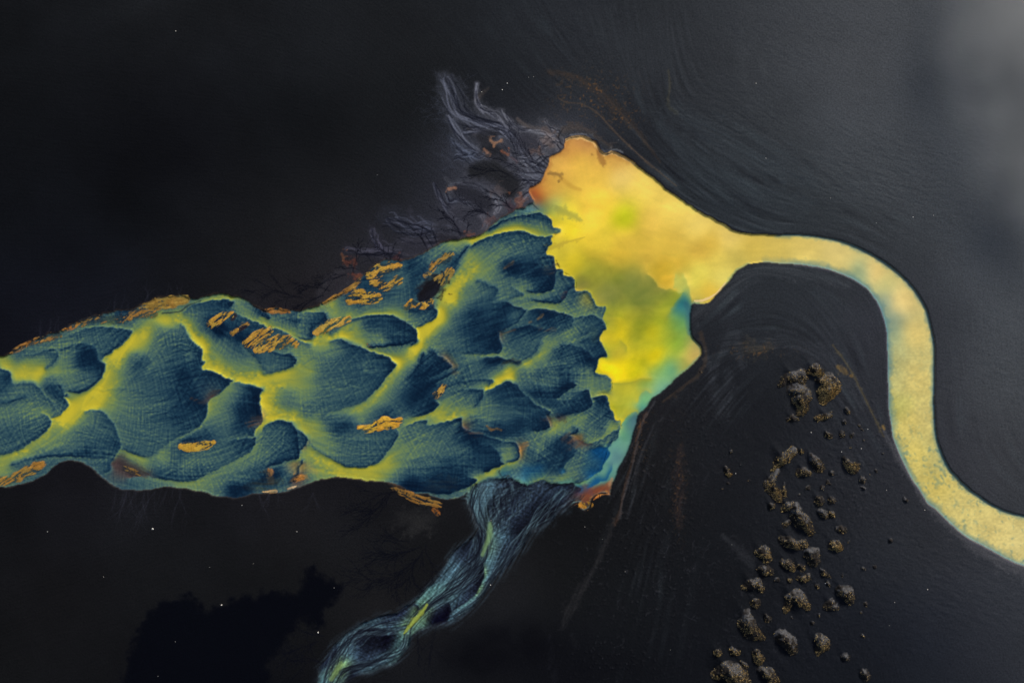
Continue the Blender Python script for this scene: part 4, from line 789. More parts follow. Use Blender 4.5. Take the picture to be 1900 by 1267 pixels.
# ---------------------------------------------------------------- relief
ma = blur(M_all.astype(f32), 2)
dz = np.zeros((H, W), f32)
for sp_, gold_, lb_ in HUM:
    a_ = np.array(sp_, float); hx, hy, hr = a_[:, 0].mean(), a_[:, 1].mean(), a_[:, 2].max()+.15*np.ptp(a_[:, 0])
    r_ = hr*5; i0 = max(0, int((hx-r_-X0)/G)); i1 = min(W, int((hx+r_-X0)/G)); j0 = max(0, int((hy-r_-Y0)/G)); j1 = min(H, int((hy+r_-Y0)/G))
    if i1 <= i0 or j1 <= j0: continue
    x_ = PX[j0:j1, i0:i1]-hx; y_ = PY[j0:j1, i0:i1]-hy; u_ = -(x_*.55+y_*.84); v_ = x_*.84-y_*.55
    tail = np.where(u_ > 0, np.exp(-(u_/(hr*2.2))**2), np.exp(-(u_/(hr*.8))**2))*np.exp(-(np.abs(v_)/(hr*.55))**1.4)
    dz[j0:j1, i0:i1] += tail*hr*.035-.022*hr*np.exp(-((u_+hr*.2)/(hr*1.6))**2-((v_+hr*1.1)/(hr*.7))**2)
hz2 = blob([(1500, 950, 130, 330, 1), (1450, 1200, 200, 90, 1)])
dz += hz2*.07*fbm(PX/9, PY/9, 900, 3)+hz2*.03*vnoise(PX/3, PY/3, 905)
tz = t*(1-e)+.85*e
hz = (0.5-blur(tz, 3))*0.5+0.010*np.clip(hatch, -2.5, 3)*np.clip(1.1-t, .15, 1)*(M_del | M_str)
rr = PX*.96+PY*.28; rs = PY*.96-PX*.28
ripz = blob([(1750, 1080, 210, 130, 1), (1600, 340, 330, 120, .9), (1330, 210, 150, 90, .9), (1780, 330, 170, 160, .7), (1850, 700, 160, 220, .5), (1600, 880, 120, 120, .6), (1450, 80, 200, 100, .5), (1600, 1180, 160, 100, .5), (1050, 60, 140, 90, .4)])
wv = fbm(PX/50, PY/50, 601, 2)*4
rip = .7*vnoise((rr+wv*3)/16, (rs+wv*2)/4.6, 602)+.55*vnoise((rr+wv*3)/8, (rs-wv)/2.8, 603)
edge_ = np.clip(np.minimum.reduce([PX-X0, X1-PX, PY-Y0, Y1-PY])/70, 0, 1)
gz = dz+0.10*fbm(PX/90, PY/90, 15, 4)+ripz*0.05*rip+spk*0.13*np.clip(s1, -.3, 1)*sstep(.1, .6, s1)+0.004*L_flow+streak*.010*L_long
gz = gz*edge_
Z = ma*(-0.30+hz*np.where(M_lag | M_riv, .4, 1))+(1-ma)*gz
soft_str = blur(M_str.astype(f32), 3)
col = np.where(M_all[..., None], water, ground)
mb = blur(M_all.astype(f32), 1)[..., None]; edge = (mb > .02) & (mb < .98)
col = np.where(edge, water*mb+ground*(1-mb), col)
sb = blur(M_all.astype(f32), 34)
ks = (np.clip(1-sstep(.45, .95, sb), 0, 1)*blur(M_str.astype(f32), 4)*M_all*.9)[..., None]
col = col*(1-ks)+ground*ks
col = lin(np.clip(col, 0, 1))
# ---------------------------------------------------------------- materials
KR, KG, KB = 1.0, 1.0, 1.0                 # display value -> base colour, for this sun and sky
def newmat(name):
    m = bpy.data.materials.new(name); m.use_nodes = True; nt = m.node_tree; nt.nodes.clear()
    o = nt.nodes.new('ShaderNodeOutputMaterial'); b = nt.nodes.new('ShaderNodeBsdfPrincipled'); nt.links.new(b.outputs[0], o.inputs[0])
    return m, nt, b
def terrain_mat(name, rough, spec, bump, nscale, nmix):
    m, nt, b = newmat(name)
    at = nt.nodes.new('ShaderNodeAttribute'); at.attribute_name = 'Silt'
    tc = nt.nodes.new('ShaderNodeTexCoord'); nz = nt.nodes.new('ShaderNodeTexNoise'); nz.inputs['Scale'].default_value = nscale; nz.inputs['Detail'].default_value = 3
    nt.links.new(tc.outputs['Object'], nz.inputs['Vector'])
    mr = nt.nodes.new('ShaderNodeMapRange'); mr.inputs[1].default_value = .25; mr.inputs[2].default_value = .75; mr.inputs[3].default_value = 1-nmix; mr.inputs[4].default_value = 1+nmix
    nt.links.new(nz.outputs[0], mr.inputs[0])
    mx = nt.nodes.new('ShaderNodeVectorMath'); mx.operation = 'SCALE'
    nt.links.new(at.outputs['Color'], mx.inputs[0]); nt.links.new(mr.outputs[0], mx.inputs['Scale']); nt.links.new(mx.outputs[0], b.inputs['Base Color'])
    if bump:
        bp = nt.nodes.new('ShaderNodeBump'); bp.inputs['Strength'].default_value = bump; bp.inputs['Distance'].default_value = .08
        nt.links.new(nz.outputs[0], bp.inputs['Height']); nt.links.new(bp.outputs[0], b.inputs['Normal'])
    b.inputs['Roughness'].default_value = rough; b.inputs['Specular IOR Level'].default_value = spec
    return m
M_SAND = terrain_mat('black_sand', .95, .03, .5, 3.0, .24)
M_WATER = terrain_mat('silty_water', .45, .03, 0, 4.5, .035)
M_MUD = terrain_mat('crusted_mud', .9, .05, .2, 6.0, .14)

alb = col/np.array([KR, KG, KB], f32)
def tag(o, label=None, cat=None, group=None, kind=None):
    if label: o['label'] = label
    if cat: o['category'] = cat
    if group: o['group'] = group
    if kind: o['kind'] = kind
def mesh_from(name, verts, faces, cols=None, mat=None, smooth=True):
    me = bpy.data.meshes.new(name); n = len(verts); nf = len(faces); k = faces.shape[1]
    me.vertices.add(n); me.vertices.foreach_set('co', verts.astype(f32).ravel())
    me.loops.add(nf*k); me.loops.foreach_set('vertex_index', faces.astype(np.int32).ravel())
    me.polygons.add(nf); me.polygons.foreach_set('loop_start', np.arange(0, nf*k, k, dtype=np.int32))
    me.polygons.foreach_set('use_smooth', np.full(nf, smooth))
    if cols is not None:
        a = me.attributes.new('Silt', 'FLOAT_COLOR', 'POINT'); c4 = np.ones((n, 4), f32); c4[:, :3] = cols; a.data.foreach_set('color', c4.ravel())
    me.update(calc_edges=True)
    if mat: me.materials.append(mat)
    return me
def link(name, me, parent=None):
    o = bpy.data.objects.new(name, me); C.objects.link(o)
    if parent: o.parent = parent
    return o

# the ground and the water are sheets cut from one survey grid; an apron carries each on beyond it
VX = wx(PX).ravel(); VY = wy(PY).ravel(); VZ = Z.ravel()
idx = np.arange(H*W).reshape(H, W)
region = np.zeros((H, W), np.int8); region[M_riv] = 1; region[M_lag] = 2; region[M_del] = 3; region[M_str] = 4
Fq = np.stack([idx[1:, :-1], idx[1:, 1:], idx[:-1, 1:], idx[:-1, :-1]], -1).reshape(-1, 4)
Fr = region[:-1, :-1].ravel()
bd = np.concatenate([idx[0, :], idx[1:, -1], idx[-1, -2::-1], idx[-2:0:-1, 0]])
RINGS = (1.06, 1.25, 1.9, 4.0, 12.0)
def ease(v, n=61):
    k = np.hanning(n); k /= k.sum(); return np.stack([np.convolve(np.concatenate([v[-n:, q], v[:, q], v[:n, q]]), k, 'same')[n:-n] for q in range(v.shape[1])], 1)
rb = region.ravel()[bd]; bc = alb.reshape(-1, 3)[bd]; gcol = bc.copy()
for q in range(3): gcol[:, q] = np.interp(np.arange(len(bd)), np.flatnonzero(rb == 0), bc[rb == 0, q])
gcol = ease(gcol, 121).astype(f32); wz = ease(np.where(rb == 0, 0, VZ[bd])[:, None], 5)[:, 0]
av = [np.stack([VX, VY, VZ], 1)]; ac = [alb.reshape(-1, 3)]; base = H*W; prev_ = bd; af = []; ar = []
for q in RINGS:
    av.append(np.stack([VX[bd]*q, VY[bd]*q, np.where(rb == 0, wz, VZ[bd])], 1)); ac.append(np.where((rb == 0)[:, None], gcol, bc))
    cur = base+np.arange(len(bd)); base += len(bd)
    af.append(np.stack([prev_, cur, np.roll(cur, -1), np.roll(prev_, -1)], 1)); ar.append(region.ravel()[bd]); prev_ = cur
AV = np.vstack(av); AC = np.vstack(ac); AF = np.vstack([Fq]+af); AR = np.concatenate([Fr]+ar)
for rid, nm, mt in ((0, 'ground', M_SAND), (1, 'river', M_WATER), (2, 'lagoon', M_WATER), (3, 'delta_water', M_WATER), (4, 'stream', M_WATER)):
    F = AF[AR == rid]; us, inv = np.unique(F, return_inverse=True)
    o = link(nm, mesh_from(nm, AV[us], inv.reshape(F.shape), AC[us], mt)); tag(o, kind='structure')

def ground_z(x, y):      # marks -> metres
    i = int(np.clip((x-X0)/G, 0, W-1)); j = int(np.clip((y-Y0)/G, 0, H-1)); return float(Z[j, i])

# ---------------------------------------------------------------- mounds, islets: a spine of points with radii
def spine_sdf(sp, x, y):
    sp = np.asarray(sp, float); d = np.full(x.shape, 1e9)
    if len(sp) == 1: return np.hypot(x-sp[0, 0], y-sp[0, 1])-sp[0, 2]
    for a, b in zip(sp[:-1], sp[1:]):
        dx, dy = b[0]-a[0], b[1]-a[1]; t = np.clip(((x-a[0])*dx+(y-a[1])*dy)/(dx*dx+dy*dy+1e-9), 0, 1)
        q = np.hypot(x-a[0]-t*dx, y-a[1]-t*dy)-(a[2]*(1-t)+b[2]*t); k = 3.0
        h = np.clip(.5+.5*(d-q)/k, 0, 1); d = d*(1-h)+q*h-k*h*(1-h)
    return d
def patch_grid(sp, step, pad):
    sp = np.asarray(sp, float); x0 = (sp[:, 0]-sp[:, 2]).min()-pad; x1 = (sp[:, 0]+sp[:, 2]).max()+pad; y0 = (sp[:, 1]-sp[:, 2]).min()-pad; y1 = (sp[:, 1]+sp[:, 2]).max()+pad
    return np.meshgrid(np.arange(x0, x1+step, step), np.arange(y0, y1+step, step))
def patch_mesh(name, x, y, z, cols, keep, org, mat, thick=.25):
    h, w = x.shape; id_ = np.arange(h*w).reshape(h, w)
    k = keep[1:, 1:] & keep[:-1, 1:] & keep[1:, :-1] & keep[:-1, :-1]
    F = np.stack([id_[1:, :-1], id_[1:, 1:], id_[:-1, 1:], id_[:-1, :-1]], -1)[k]
    if len(F) == 0: return None
    V = np.stack([wx(x).ravel()-org[0], wy(y).ravel()-org[1], z.ravel()-org[2]], 1)
    E = np.vstack([F[:, [0, 1]], F[:, [1, 2]], F[:, [2, 3]], F[:, [3, 0]]]); ks = E[:, 0]*h*w+E[:, 1]; rv = E[:, 1]*h*w+E[:, 0]
    bdE = E[~np.isin(ks, rv)]                                    # skirt: the patch is a solid crust, not a sheet
    V2 = V.copy(); V2[:, 2] -= thick; N_ = h*w; S = np.stack([bdE[:, 1]+N_, bdE[:, 0]+N_, bdE[:, 0]+2*N_, bdE[:, 1]+2*N_], 1)
    A = np.vstack([F, S]); us, inv = np.unique(A, return_inverse=True)
    VV = np.vstack([V, V+np.array([0, 0, -.002]), V2])[us]; CC = np.vstack([cols.reshape(-1, 3)]*3)[us]
    return mesh_from(name, VV, inv.reshape(A.shape), CC/np.array([KR, KG, KB]), mat)

GRASS = []
for nm, c in (('straw_grass', (.62, .44, .17)), ('pale_grass', (.26, .19, .10)), ('grey_grass', (.06, .056, .052))):
    m, nt, b = newmat(nm); b.inputs['Roughness'].default_value = .8; b.inputs['Specular IOR Level'].default_value = .1
    oi = nt.nodes.new('ShaderNodeNewGeometry'); mr = nt.nodes.new('ShaderNodeMapRange'); mr.inputs[3].default_value = .55; mr.inputs[4].default_value = 1.45
    nt.links.new(oi.outputs['Random Per Island'], mr.inputs[0]); vm = nt.nodes.new('ShaderNodeVectorMath'); vm.operation = 'SCALE'; vm.inputs[0].default_value = c
    nt.links.new(mr.outputs[0], vm.inputs['Scale']); nt.links.new(vm.outputs[0], b.inputs['Base Color']); GRASS.append(m)

def hummock(sp, gold, label, hk=.40, group='sand hummocks on the black flat', seed=0):
    sp = [(float(p[0]), float(p[1]), p[2]*1.22+.5) for p in sp]; a = np.array(sp); cx, cy = a[:, 0].mean(), a[:, 1].mean(); r = a[:, 2].max()
    x, y = patch_grid(sp, 1.1, 3)
    x0 = cx+seed*31.7
    n = fbm((x+x0)/7, (y+x0)/7, 700+seed % 9, 4)
    d = spine_sdf(sp, x+n*2.5, y+fbm((x+x0)/6, (y-x0)/6, 710, 3)*2.5)+n*2.2
    hgt = sstep(0, -r*.9, d)*r*hk*.1
    # wind scours the south-west flank, sand drifts lie on the north-east
    hgt *= 1+.35*n; fine = fbm((x+x0)/2.6, (y+x0)/2.6, 720, 3); hgt += sstep(0, -3, d)*(.075*fine+.08*np.abs(n))
    z = Z[np.clip(((y-Y0)/G).astype(int), 0, H-1), np.clip(((x-X0)/G).astype(int), 0, W-1)]-.03+hgt+.05*sstep(0, -1.5, d)
    cap = np.clip(sstep(-.1, .5, n+.5*((x-cx)*.25-(y-cy)*.8)/max(r, 4)), 0, 1)[..., None]       # bare drift of grey ash on the upper side
    gi = np.clip(((x-X0)/G).astype(int), 0, W-1); gj = np.clip(((y-Y0)/G).astype(int), 0, H-1)
    soil = np.array([(40, 37, 35)], f32)/255*(1+.5*fine[..., None]); ash = np.array([(82, 82, 84)], f32)/255
    cols = lin(np.clip(soil*(1-cap)+ash*cap*(1+.12*fine[..., None]), 0, 1).reshape(x.shape+(3,)))
    fade = sstep(-3.4, .2, d)[..., None]; cols = cols*(1-fade)+col[gj, gi]*fade
    org = (wx(cx), wy(cy), ground_z(cx, cy))
    root = bpy.data.objects.new('sand_hummock', None); C.objects.link(root); root.location = org; root.empty_display_size = .5; tag(root, label, 'hummock', group)
    me = patch_mesh('mound', x, y, z, cols, d < 0.6, org, M_SAND, .3)
    if me: link('mound', me, root)
    # marram tufts
    rg = random.Random(seed*7+3); keep = np.argwhere((d < -.8))
    if gold > 0 and len(keep):
        V = []; F = []; mi = []
        cnt = int(len(keep)*(.5+2.6*gold))
        for _ in range(cnt):
            j, i = keep[rg.randrange(len(keep))]
            cp = cap[j, i, 0]; nn = fine[j, i]
            if rg.random() < cp*.7 or rg.random() < (.55-n[j, i]*1.6)-((x[j, i]-cx)*.5+(y[j, i]-cy)*.2)/max(r, 5)*.35: continue
            px = wx(x[j, i]+rg.uniform(-.6, .6))-org[0]; py = wy(y[j, i]+rg.uniform(-.6, .6))-org[1]; pz = z[j, i]-org[2]
            m_ = 0 if rg.random() < gold*.55 else (1 if rg.random() < .4 else 2)
            for _b in range(2):
                an = rg.gauss(-.9, .8); ln = rg.uniform(.12, .30); wd = rg.uniform(.018, .034); up = rg.uniform(.08, .2)
                ex, ey = math.cos(an)*ln, math.sin(an)*ln; sx, sy = -math.sin(an)*wd, math.cos(an)*wd
                k = len(V); V += [(px-sx, py-sy, pz-.01), (px+sx, py+sy, pz-.01), (px+ex*.6+sx*.7, py+ey*.6+sy*.7, pz+up), (px+ex, py+ey, pz+up*.9)]
                F.append((k, k+1, k+2, k+3)); mi.append(m_)
        if F:
            g = mesh_from('grass', np.array(V), np.array(F), None, None, False)
            for m in GRASS: g.materials.append(m)
            g.polygons.foreach_set('material_index', np.array(mi, np.int32)); link('grass', g, root)
    return root
for k, (sp, g, lb) in enumerate(HUM): hummock([(p[0], p[1], p[2]*(1.28 if k < 7 else 1.06)) for p in sp], g, lb, seed=k+1)
for k, (x, y, r) in enumerate([(1601,1053,3.5),(1622,1051,3),(1605,1120,3.5),(1598,1136,3),(1601,1177,3.5),(1595,789,3),(1600,797,2.5),(1602,816,2.5),(1578,830,2),(1638,842,2.5),(1625,872,3),(1615,880,2),(1536,895,4),(1498,905,4),(1483,918,3),(1525,905,4),(1563,1067,2.5),(1441,1075,4),(1350,895,2.5),(1390,890,2),(1340,905,2),(1575,1005,2.5),(1470,1145,3),(1520,1140,2.5),(1300,690,2)]):
    hummock([(x, y, r), (x+r*.6, y+r*.5, r*.6)], .12, 'tiny grey tuft of grass scattered on the dark sand around the big mounds', seed=k+90, group='tiny grey tufts')

# ---------------------------------------------------------------- ochre islets of the delta
def islet(sp, label, tone=(186, 138, 56), dark=(34, 44, 52), ang=-35, cover=.35, step=.8, ragged=3.2, hk=.05, seed=0, cat='islet', fade=None):
    a = np.array(sp, float); cx, cy = a[:, 0].mean(), a[:, 1].mean(); cover += .24*(a[:, 2].max() > 5)*(cover > -.2)
    x, y = patch_grid(sp, step, 3); n = fbm((x+seed*37)/6, (y+seed*11)/6, 800+seed % 5, 4)
    d = spine_sdf(sp, x, y)+n*ragged*.75-(3.4 if a[:, 2].max() > 5 else 2.4)
    c_, s_ = math.cos(R(ang)), math.sin(R(ang)); u = (x*c_+y*s_); v = (-x*s_+y*c_)
    wp = fbm(x/34+seed, y/34, 815, 2)*2; st = .75*vnoise(u/17+wp, v/3.4+wp, 810+seed)+.38*vnoise(u/7+wp, v/2.0, 820+seed)+.12*fbm(x/2.2, y/2.2, 830, 2)
    z = ground_z(cx, cy); zz = np.vectorize(ground_z)(x, y) if x.size < 9000 else np.full(x.shape, z)
    lift = sstep(0.2, -5.0, d)*(.015+hk*.7*np.clip(.4+st, 0, 1.3))
    z = zz+lift+.012
    k = sstep(cover-.62, cover+.02, st+.25*sstep(0, -6, d)+.30*vnoise(x/2.3, y/1.8, 845+seed)*(cover > -.5))[..., None]
    cols = (np.array(tone, f32)*np.array([.86, .89, .90])*(1+.16*n[..., None]+.20*st[..., None])*(1+np.array([0, -.10, -.18])*fbm(x/16, y/16, 840, 2)[..., None])*k+np.array(dark, f32)*(1-k))/255
    cols = lin(np.clip(cols, 0, 1))
    under = col[np.clip(((y-Y0)/G).astype(int), 0, H-1), np.clip(((x-X0)/G).astype(int), 0, W-1)]; kk = (1-k)*(.0 if cover < -.5 else .55); cols = cols*(1-kk)+under*kk*.75
    fd = sstep(-4.4, .1, d-2.2*st)[..., None]; cols = cols*(1-fd)+under*fd
    org = (wx(cx), wy(cy), float(ground_z(cx, cy)))
    hole = st < -9
    me = patch_mesh(label.split()[0], x, y, z, cols, (d < 0) & ~hole, org, M_MUD, .3)
    if not me: return
    me.name = 'islet'; o = link('islet', me); o.location = org; tag(o, label, cat, 'ochre islets in the delta')
ISL = [
 ([(20,654,2.5),(40,644,4),(60,636,5)], 'short ochre crust furthest left on the delta\'s north bank', -30, .2, (180,124,62)),
 ([(66,634,5),(85,628,6),(108,622,4)], 'brown speckled crust on the north bank just right of the leftmost one', -30, .3, (160,118,62)),
 ([(118,611,3.5),(132,606,4),(147,601,3)], 'thin orange lip of crust above the brown speckled one on the north bank', -30, .1, (190,128,58)),
 ([(152,599,5),(175,593,6),(205,592,7),(235,591,7)], 'long knobbly brown crust along the north bank, broken by blue runnels', -25, .5, (150,112,60)),
 ([(240,586,7),(262,580,8),(285,583,6)], 'dark rocky brown islet under the smooth tan bank', -35, .4, (158,116,58)),
 ([(262,574,5),(290,565,9),(320,560,10),(345,556,6)], 'smooth tan bank at the top of the delta, left of the green arc', -10, -.35, (178,140,66)),
 ([(391,601,6),(402,595,7),(415,588,6),(428,584,5)], 'ochre islet with a dark hollow, upper left of the four diagonal islets', -40, .15, (190,142,58)),
 ([(432,618,4),(441,612,3)], 'tiny brown islet below the first diagonal one, left of its dark pool', -40, .15, (176,128,56)),
 ([(441,612,3),(452,604,4),(459,602,3)], 'thin curved ochre islet round a dark pool, second of the diagonal chain', -40, .2, (180,132,58)),
 ([(460,636,8),(474,628,10),(490,620,9),(500,613,6)], 'broad ochre islet, third of the diagonal chain', -38, .2, (190,142,60)),
 ([(478,648,7),(500,640,10),(520,634,12),(535,632,8),(548,638,5)], 'largest streaked ochre islet, lower right end of the diagonal chain', -38, .15, (194,146,62)),
 ([(588,615,6),(600,609,9),(612,602,9),(628,597,6),(646,592,4)], 'golden wedge-shaped islet in the channel right of the diagonal chain', -38, .1, (202,152,66)),
 ([(336,828,4),(350,829,7),(366,828,8),(382,825,6),(396,822,3)], 'bright golden oval islet alone in the lower left of the delta', -15, .05, (206,156,58)),
 ([(668,794,4),(685,796,6),(700,790,9),(714,784,10),(728,787,7),(742,781,4)], 'brightest yellow-orange islet, alone in the lower middle of the delta', -15, .0, (222,166,58)),
 ([(808,734,5),(818,726,5),(824,716,4)], 'broken golden speckles at the right end of a dark basin, centre of the delta', -50, .5, (190,142,62)),
 ([(0,893,9),(15,892,7),(32,885,8),(50,874,8),(68,866,8),(76,862,6)], 'tawny bank on the south shore at the photo\'s left edge', -30, .0, (168,124,58)),
 ([(230,870,4),(244,877,6),(256,880,4)], 'dull brown patch of crust left of the lower channel', 20, .5, (128,96,52)),
 ([(688,510,8),(704,502,10),(722,497,9),(738,494,7)], 'large golden crust cut by dark loops, against the north shore', -25, .3, (196,148,62)),
 ([(694,524,7),(710,530,8),(718,534,6)], 'golden crust just below the looped one', -25, .3, (190,142,60)),
 ([(726,527,6),(738,520,7)], 'small golden crust to the right of the two big ones near the shore', -35, .2, (186,140,60)),
 ([(648,556,7),(664,549,11),(682,553,10),(700,552,7)], 'wide golden islet below the looped crust', -12, .12, (202,152,60)),
 ([(754,571,4),(763,563,6),(772,566,5),(785,568,4),(800,560,3)], 'jagged golden spit round the foot of the black oval flat', -40, .15, (196,144,58)),
 ([(815,487,5),(828,479,8),(836,471,5)], 'dusty ochre patch at the top right of the braided corner', -45, .3, (160,126,64)),
 ([(801,499,5),(806,489,5)], 'small orange patch left of the dusty ochre one', -45, .25, (180,132,62)),
 ([(812,520,5),(826,513,7),(835,504,6),(822,525,4)], 'tan patch along the upper right of the black oval flat', -45, .1, (166,128,62)),
 ([(790,511,3.5),(796,507,3)], 'tiny tan triangle in the middle of the braided corner', -45, .1, (170,134,72)),
 ([(681,639,2.2),(686,641,2.6)], 'tiny brown speck of an islet at the head of a dark wedge', -30, .2, (160,112,72)),
 ([(494,575,3),(505,577,4),(520,577,4),(536,579,2.5)], 'thin rusty crust on the north shore right of the green arc', -20, .2, (176,120,60)),
 ([(601,563,2),(620,552,2.5),(640,541,3),(656,531,3),(668,520,3)], 'long thin golden rim following the north shore left of the looped crust', -35, .0, (180,128,58)),
 ([(722,896,1.5),(730,903,2.5),(745,912,4),(765,922,6),(785,930,7),(803,931,6),(815,938,4)], 'orange-brown crust trailing along the south shore above the branching cracks', 20, .15, (150,104,48)),
 ([(805,945,3),(812,952,4)], 'small rusty crust hanging below the orange-brown one on the south shore', 50, .3, (150,90,40)),
 ([(1078,936,4),(1085,939,6),(1094,936,4)], 'golden-brown tooth of crust at the delta\'s south-east tip', 60, .0, (170,120,48)),
 ([(1096,926,2.5),(1110,918,2.5),(1124,913,2.5),(1132,916,2)], 'thin glowing orange rim arching right of the golden-brown tooth', -15, -.1, (196,126,62)),
 ([(1060,938,1.5),(1070,931,2)], 'short rusty strip left of the golden-brown tooth', -30, .2, (120,76,50)),
 ([(488,913,1.2),(500,912,1.6),(512,911,1.4)], 'thin bright crust line on the south shore below the orange pools', -10, .0, (220,178,120)),
 ([(534,907,1),(548,904,1.4)], 'short bright crust line right of the other one on the south shore', -15, .1, (200,164,124)),
 ([(498,872,3),(504,874,3),(502,881,3.5)], 'salmon-brown triangle of crust in a dark pool near the south shore', 80, -.1, (150,110,72)),
 ([(550,889,4),(560,886,4)], 'orange crust under the triangular tan shallows near the south shore', -25, .2, (196,126,60)),
]
for k, (sp, lb, an, cv, tn) in enumerate(ISL): islet(sp, lb, tone=tn, ang=an, cover=cv, seed=k, ragged=3.4 if max(q[2] for q in sp) > 5 else 1.4)
islet([(781,556,3),(789,547,9),(800,534,12),(811,523,8)], 'smooth black oval flat of sand among the braided channels', tone=(27,26,33), dark=(24,24,31), cover=-.8, seed=70, ragged=.8, hk=.02)
islet([(431,590,4),(436,585,4)], 'small dark brown pool bar inside the first diagonal islet', tone=(46,38,46), dark=(34,30,38), cover=-.8, seed=71, ragged=.8, hk=.02)
islet([(446,611,4),(455,604,4)], 'small dark brown bar ringed by the second diagonal islet', tone=(40,34,42), dark=(34,30,38), cover=-.8, seed=72, ragged=.8, hk=.02)

# ---------------------------------------------------------------- pale stones
m, nt, b = newmat('pale_stone'); b.inputs['Roughness'].default_value = .8
nz = nt.nodes.new('ShaderNodeTexNoise'); nz.inputs['Scale'].default_value = 20; cr = nt.nodes.new('ShaderNodeValToRGB'); cr.color_ramp.elements[0].color = (.55, .5, .42, 1); cr.color_ramp.elements[1].color = (.85, .82, .78, 1)
nt.links.new(nz.outputs[0], cr.inputs[0]); nt.links.new(cr.outputs[0], b.inputs['Base Color']); M_STONE = m
import bmesh
bmx = bmesh.new(); bmesh.ops.create_icosphere(bmx, subdivisions=2, radius=1)
for v in bmx.verts:
    q = v.co; s = 1+.28*math.sin(q.x*3.1+q.y*2.3)+.18*math.sin(q.y*5.3+q.z*4.1); v.co = Vector((q.x*s, q.y*s*.75, q.z*s*.5))
stone_me = bpy.data.meshes.new('stone'); bmx.to_mesh(stone_me); bmx.free(); stone_me.materials.append(M_STONE)
for p in stone_me.polygons: p.use_smooth = True
ST = [(283,981,2.0,'largest pale stone, alone on the black flat south of the delta\'s left part'), (590,1173,1.5,'bright stone where a crack meets the stream\'s lower end'), (411,1122,1.4,'white stone on the upper edge of the wet black patch'),
      (326,58,.9,'single tiny stone far out on the empty black flat, top left'), (941,155,1.1,'brighter of the two stones above the grey silt fan'), (932,167,1.0,'fainter stone just below the brighter one above the grey silt fan'),
      (894,171,.8,'tiny stone on the grey silt fan itself'), (1505,802,1.1,'white stone between the golden ring and the long golden ridge'), (1561,838,1.0,'white stone above the river-side golden mound'), (1598,832,.9,'small white stone towards the river, right of the row of three tufts'),
      (1365,878,.9,'small white stone right of the lone golden clump'), (1532,1082,1.3,'white stone touching a grey tuft'), (1721,1093,1.1,'white stone on the rippled sand south of the river bend'), (1716,946,.8,'tiny stone on the sand right beside the river bank'),
      (1645,909,.7,'tiny stone between the tufts and the river bank'), (1694,403,1.0,'white stone on the grey plain above the river\'s arch'), (1421,294,.8,'tiny stone on the edge of the streaked sand, top right of the lagoon'), (1732,400,.7,'tiny stone right of the white one above the river\'s arch'),
      (88,986,.8,'tiny stone at the far left below the delta'), (449,937,.8,'tiny stone just under the delta\'s south shore'), (551,986,.8,'tiny stone south of the delta, above the branching cracks\' left'), (911,966,.5,'tiny stone in the dark streamhead'), (1085,977,.6,'tiny stone on the black flat right of the streamhead'),
      (910,1085,1.0,'small pale stone against the stream\'s right bank'), (1660,1117,.8,'tiny stone in the dark lower right, below the tufts'), (1403,155,.8,'tiny yellowish stone on the grey plain, upper right of the lagoon'), (1610,796,.9,'yellow-white stone near the strand line beside the river')]
TINY = [(981,144),(990,143),(389,1052),(470,1045),(192,1070),(325,1190),(293,1254),(1118,1000),(1160,1060),(1358,1010),(1244,1205),(700,325),(1541,368),(1626,414),(1650,1160),(620,1090)]
for k, q in enumerate(ST+[(x, y, .5, 'barely visible pale speck of stone on the open black sand') for x, y in TINY]):
    o = link('stone', stone_me); s = q[2]*.10; o.scale = (s, s, s); o.rotation_euler = (0, 0, k*1.7); o.location = (wx(q[0]), wy(q[1]), ground_z(q[0], q[1])+s*.2); tag(o, q[3], 'stone', 'pale stones on the black sand')

# ---------------------------------------------------------------- low cloud drifting in at the upper right
m = bpy.data.materials.new('mist'); m.use_nodes = True; nt = m.node_tree; nt.nodes.clear()
out = nt.nodes.new('ShaderNodeOutputMaterial'); pv = nt.nodes.new('ShaderNodeVolumePrincipled'); nt.links.new(pv.outputs[0], out.inputs['Volume'])
pv.inputs['Color'].default_value = (.93, .97, 1, 1); pv.inputs['Anisotropy'].default_value = .2
tc = nt.nodes.new('ShaderNodeTexCoord'); nz = nt.nodes.new('ShaderNodeTexNoise'); nz.inputs['Scale'].default_value = .035; nz.inputs['Detail'].default_value = 2
nt.links.new(tc.outputs['Object'], nz.inputs['Vector'])
ln = nt.nodes.new('ShaderNodeVectorMath'); ln.operation = 'MULTIPLY'; ln.inputs[1].default_value = (1/MISTX, 1/MISTY, 1/4.6)
nt.links.new(tc.outputs['Object'], ln.inputs[0]); le = nt.nodes.new('ShaderNodeVectorMath'); le.operation = 'LENGTH'; nt.links.new(ln.outputs[0], le.inputs[0])
mr = nt.nodes.new('ShaderNodeMapRange'); mr.interpolation_type = 'SMOOTHSTEP'; mr.inputs[1].default_value = 1.0; mr.inputs[2].default_value = 0; mr.inputs[3].default_value = 0; mr.inputs[4].default_value = 1; nt.links.new(le.outputs['Value'], mr.inputs[0])
n2 = nt.nodes.new('ShaderNodeMapRange'); n2.interpolation_type = 'SMOOTHSTEP'; n2.inputs[1].default_value = .36; n2.inputs[2].default_value = .68; n2.inputs[3].default_value = .2; n2.inputs[4].default_value = 1; nt.links.new(nz.outputs[0], n2.inputs[0])
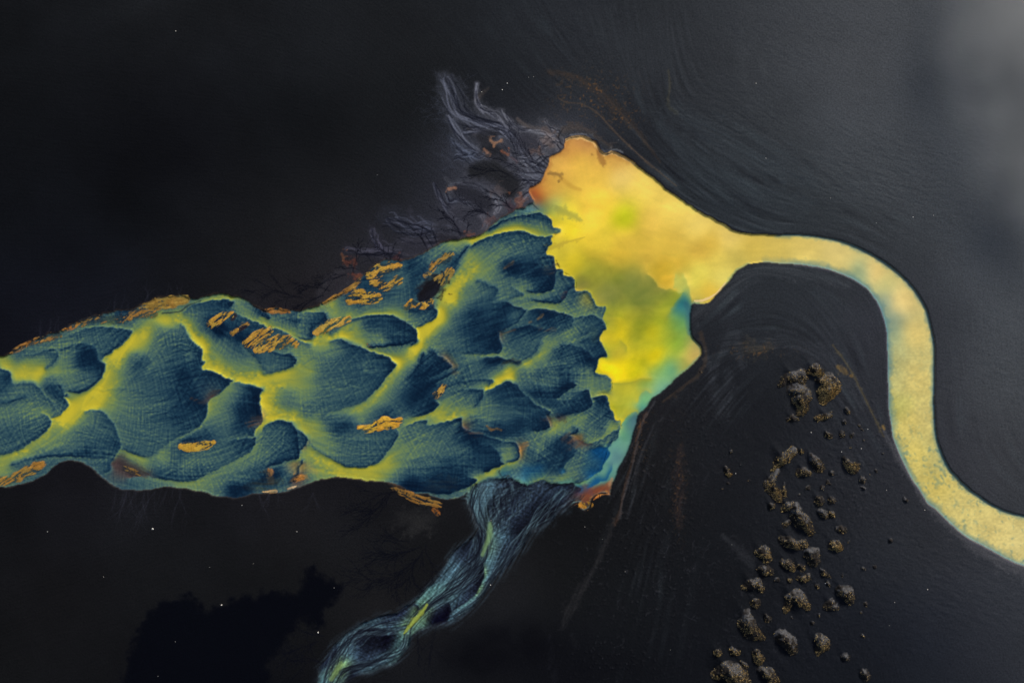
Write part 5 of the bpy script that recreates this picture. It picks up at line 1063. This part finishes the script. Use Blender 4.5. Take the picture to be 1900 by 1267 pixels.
mu = nt.nodes.new('ShaderNodeMath'); mu.operation = 'MULTIPLY'; nt.links.new(mr.outputs[0], mu.inputs[0]); nt.links.new(n2.outputs[0], mu.inputs[1])
m3 = nt.nodes.new('ShaderNodeMath'); m3.operation = 'MULTIPLY'; m3.inputs[1].default_value = MISTD; nt.links.new(mu.outputs[0], m3.inputs[0]); nt.links.new(m3.outputs[0], pv.inputs['Density'])
bmx = bmesh.new(); bmesh.ops.create_icosphere(bmx, subdivisions=4, radius=1)
for v in bmx.verts: v.co = Vector((v.co.x*MISTX, v.co.y*MISTY, v.co.z*4.6))
me = bpy.data.meshes.new('mist'); bmx.to_mesh(me); bmx.free(); me.materials.append(m)
o = link('mist', me); o.location = (113, 50, 5.4); tag(o, 'thin grey-white mist drifting over the upper right corner', kind='stuff')

# ---------------------------------------------------------------- light and camera
w = bpy.data.worlds.new('World'); bpy.context.scene.world = w; w.use_nodes = True; nt = w.node_tree
sky = nt.nodes.new('ShaderNodeTexSky'); sky.sky_type = 'NISHITA'; sky.sun_disc = False; sky.sun_elevation = R(32); sky.sun_rotation = R(40); sky.dust_density = 3; sky.air_density = 1
bg = nt.nodes['Background']; nt.links.new(sky.outputs[0], bg.inputs[0]); bg.inputs[1].default_value = .1
sl_ = bpy.data.lights.new('sun', 'SUN'); sl_.energy = 3.0; sl_.angle = R(12); sl_.color = (1, .95, .88)
so = bpy.data.objects.new('sun', sl_); C.objects.link(so)
d_ = Vector((math.sin(R(40))*math.cos(R(32)), math.cos(R(40))*math.cos(R(32)), math.sin(R(32)))); so.rotation_euler = d_.to_track_quat('Z', 'Y').to_euler()
cam = bpy.data.cameras.new('camera'); co = bpy.data.objects.new('camera', cam); C.objects.link(co)
co.location = (0, 0, 200); cam.sensor_width = 36; cam.lens = 36*200/190.0; cam.clip_end = 5000; cam.clip_start = 1
bpy.context.scene.camera = co
sc = bpy.context.scene; sc.view_settings.view_transform = 'Standard'; sc.view_settings.look = 'None'; sc.view_settings.gamma = 1; sc.view_settings.exposure = EXPO
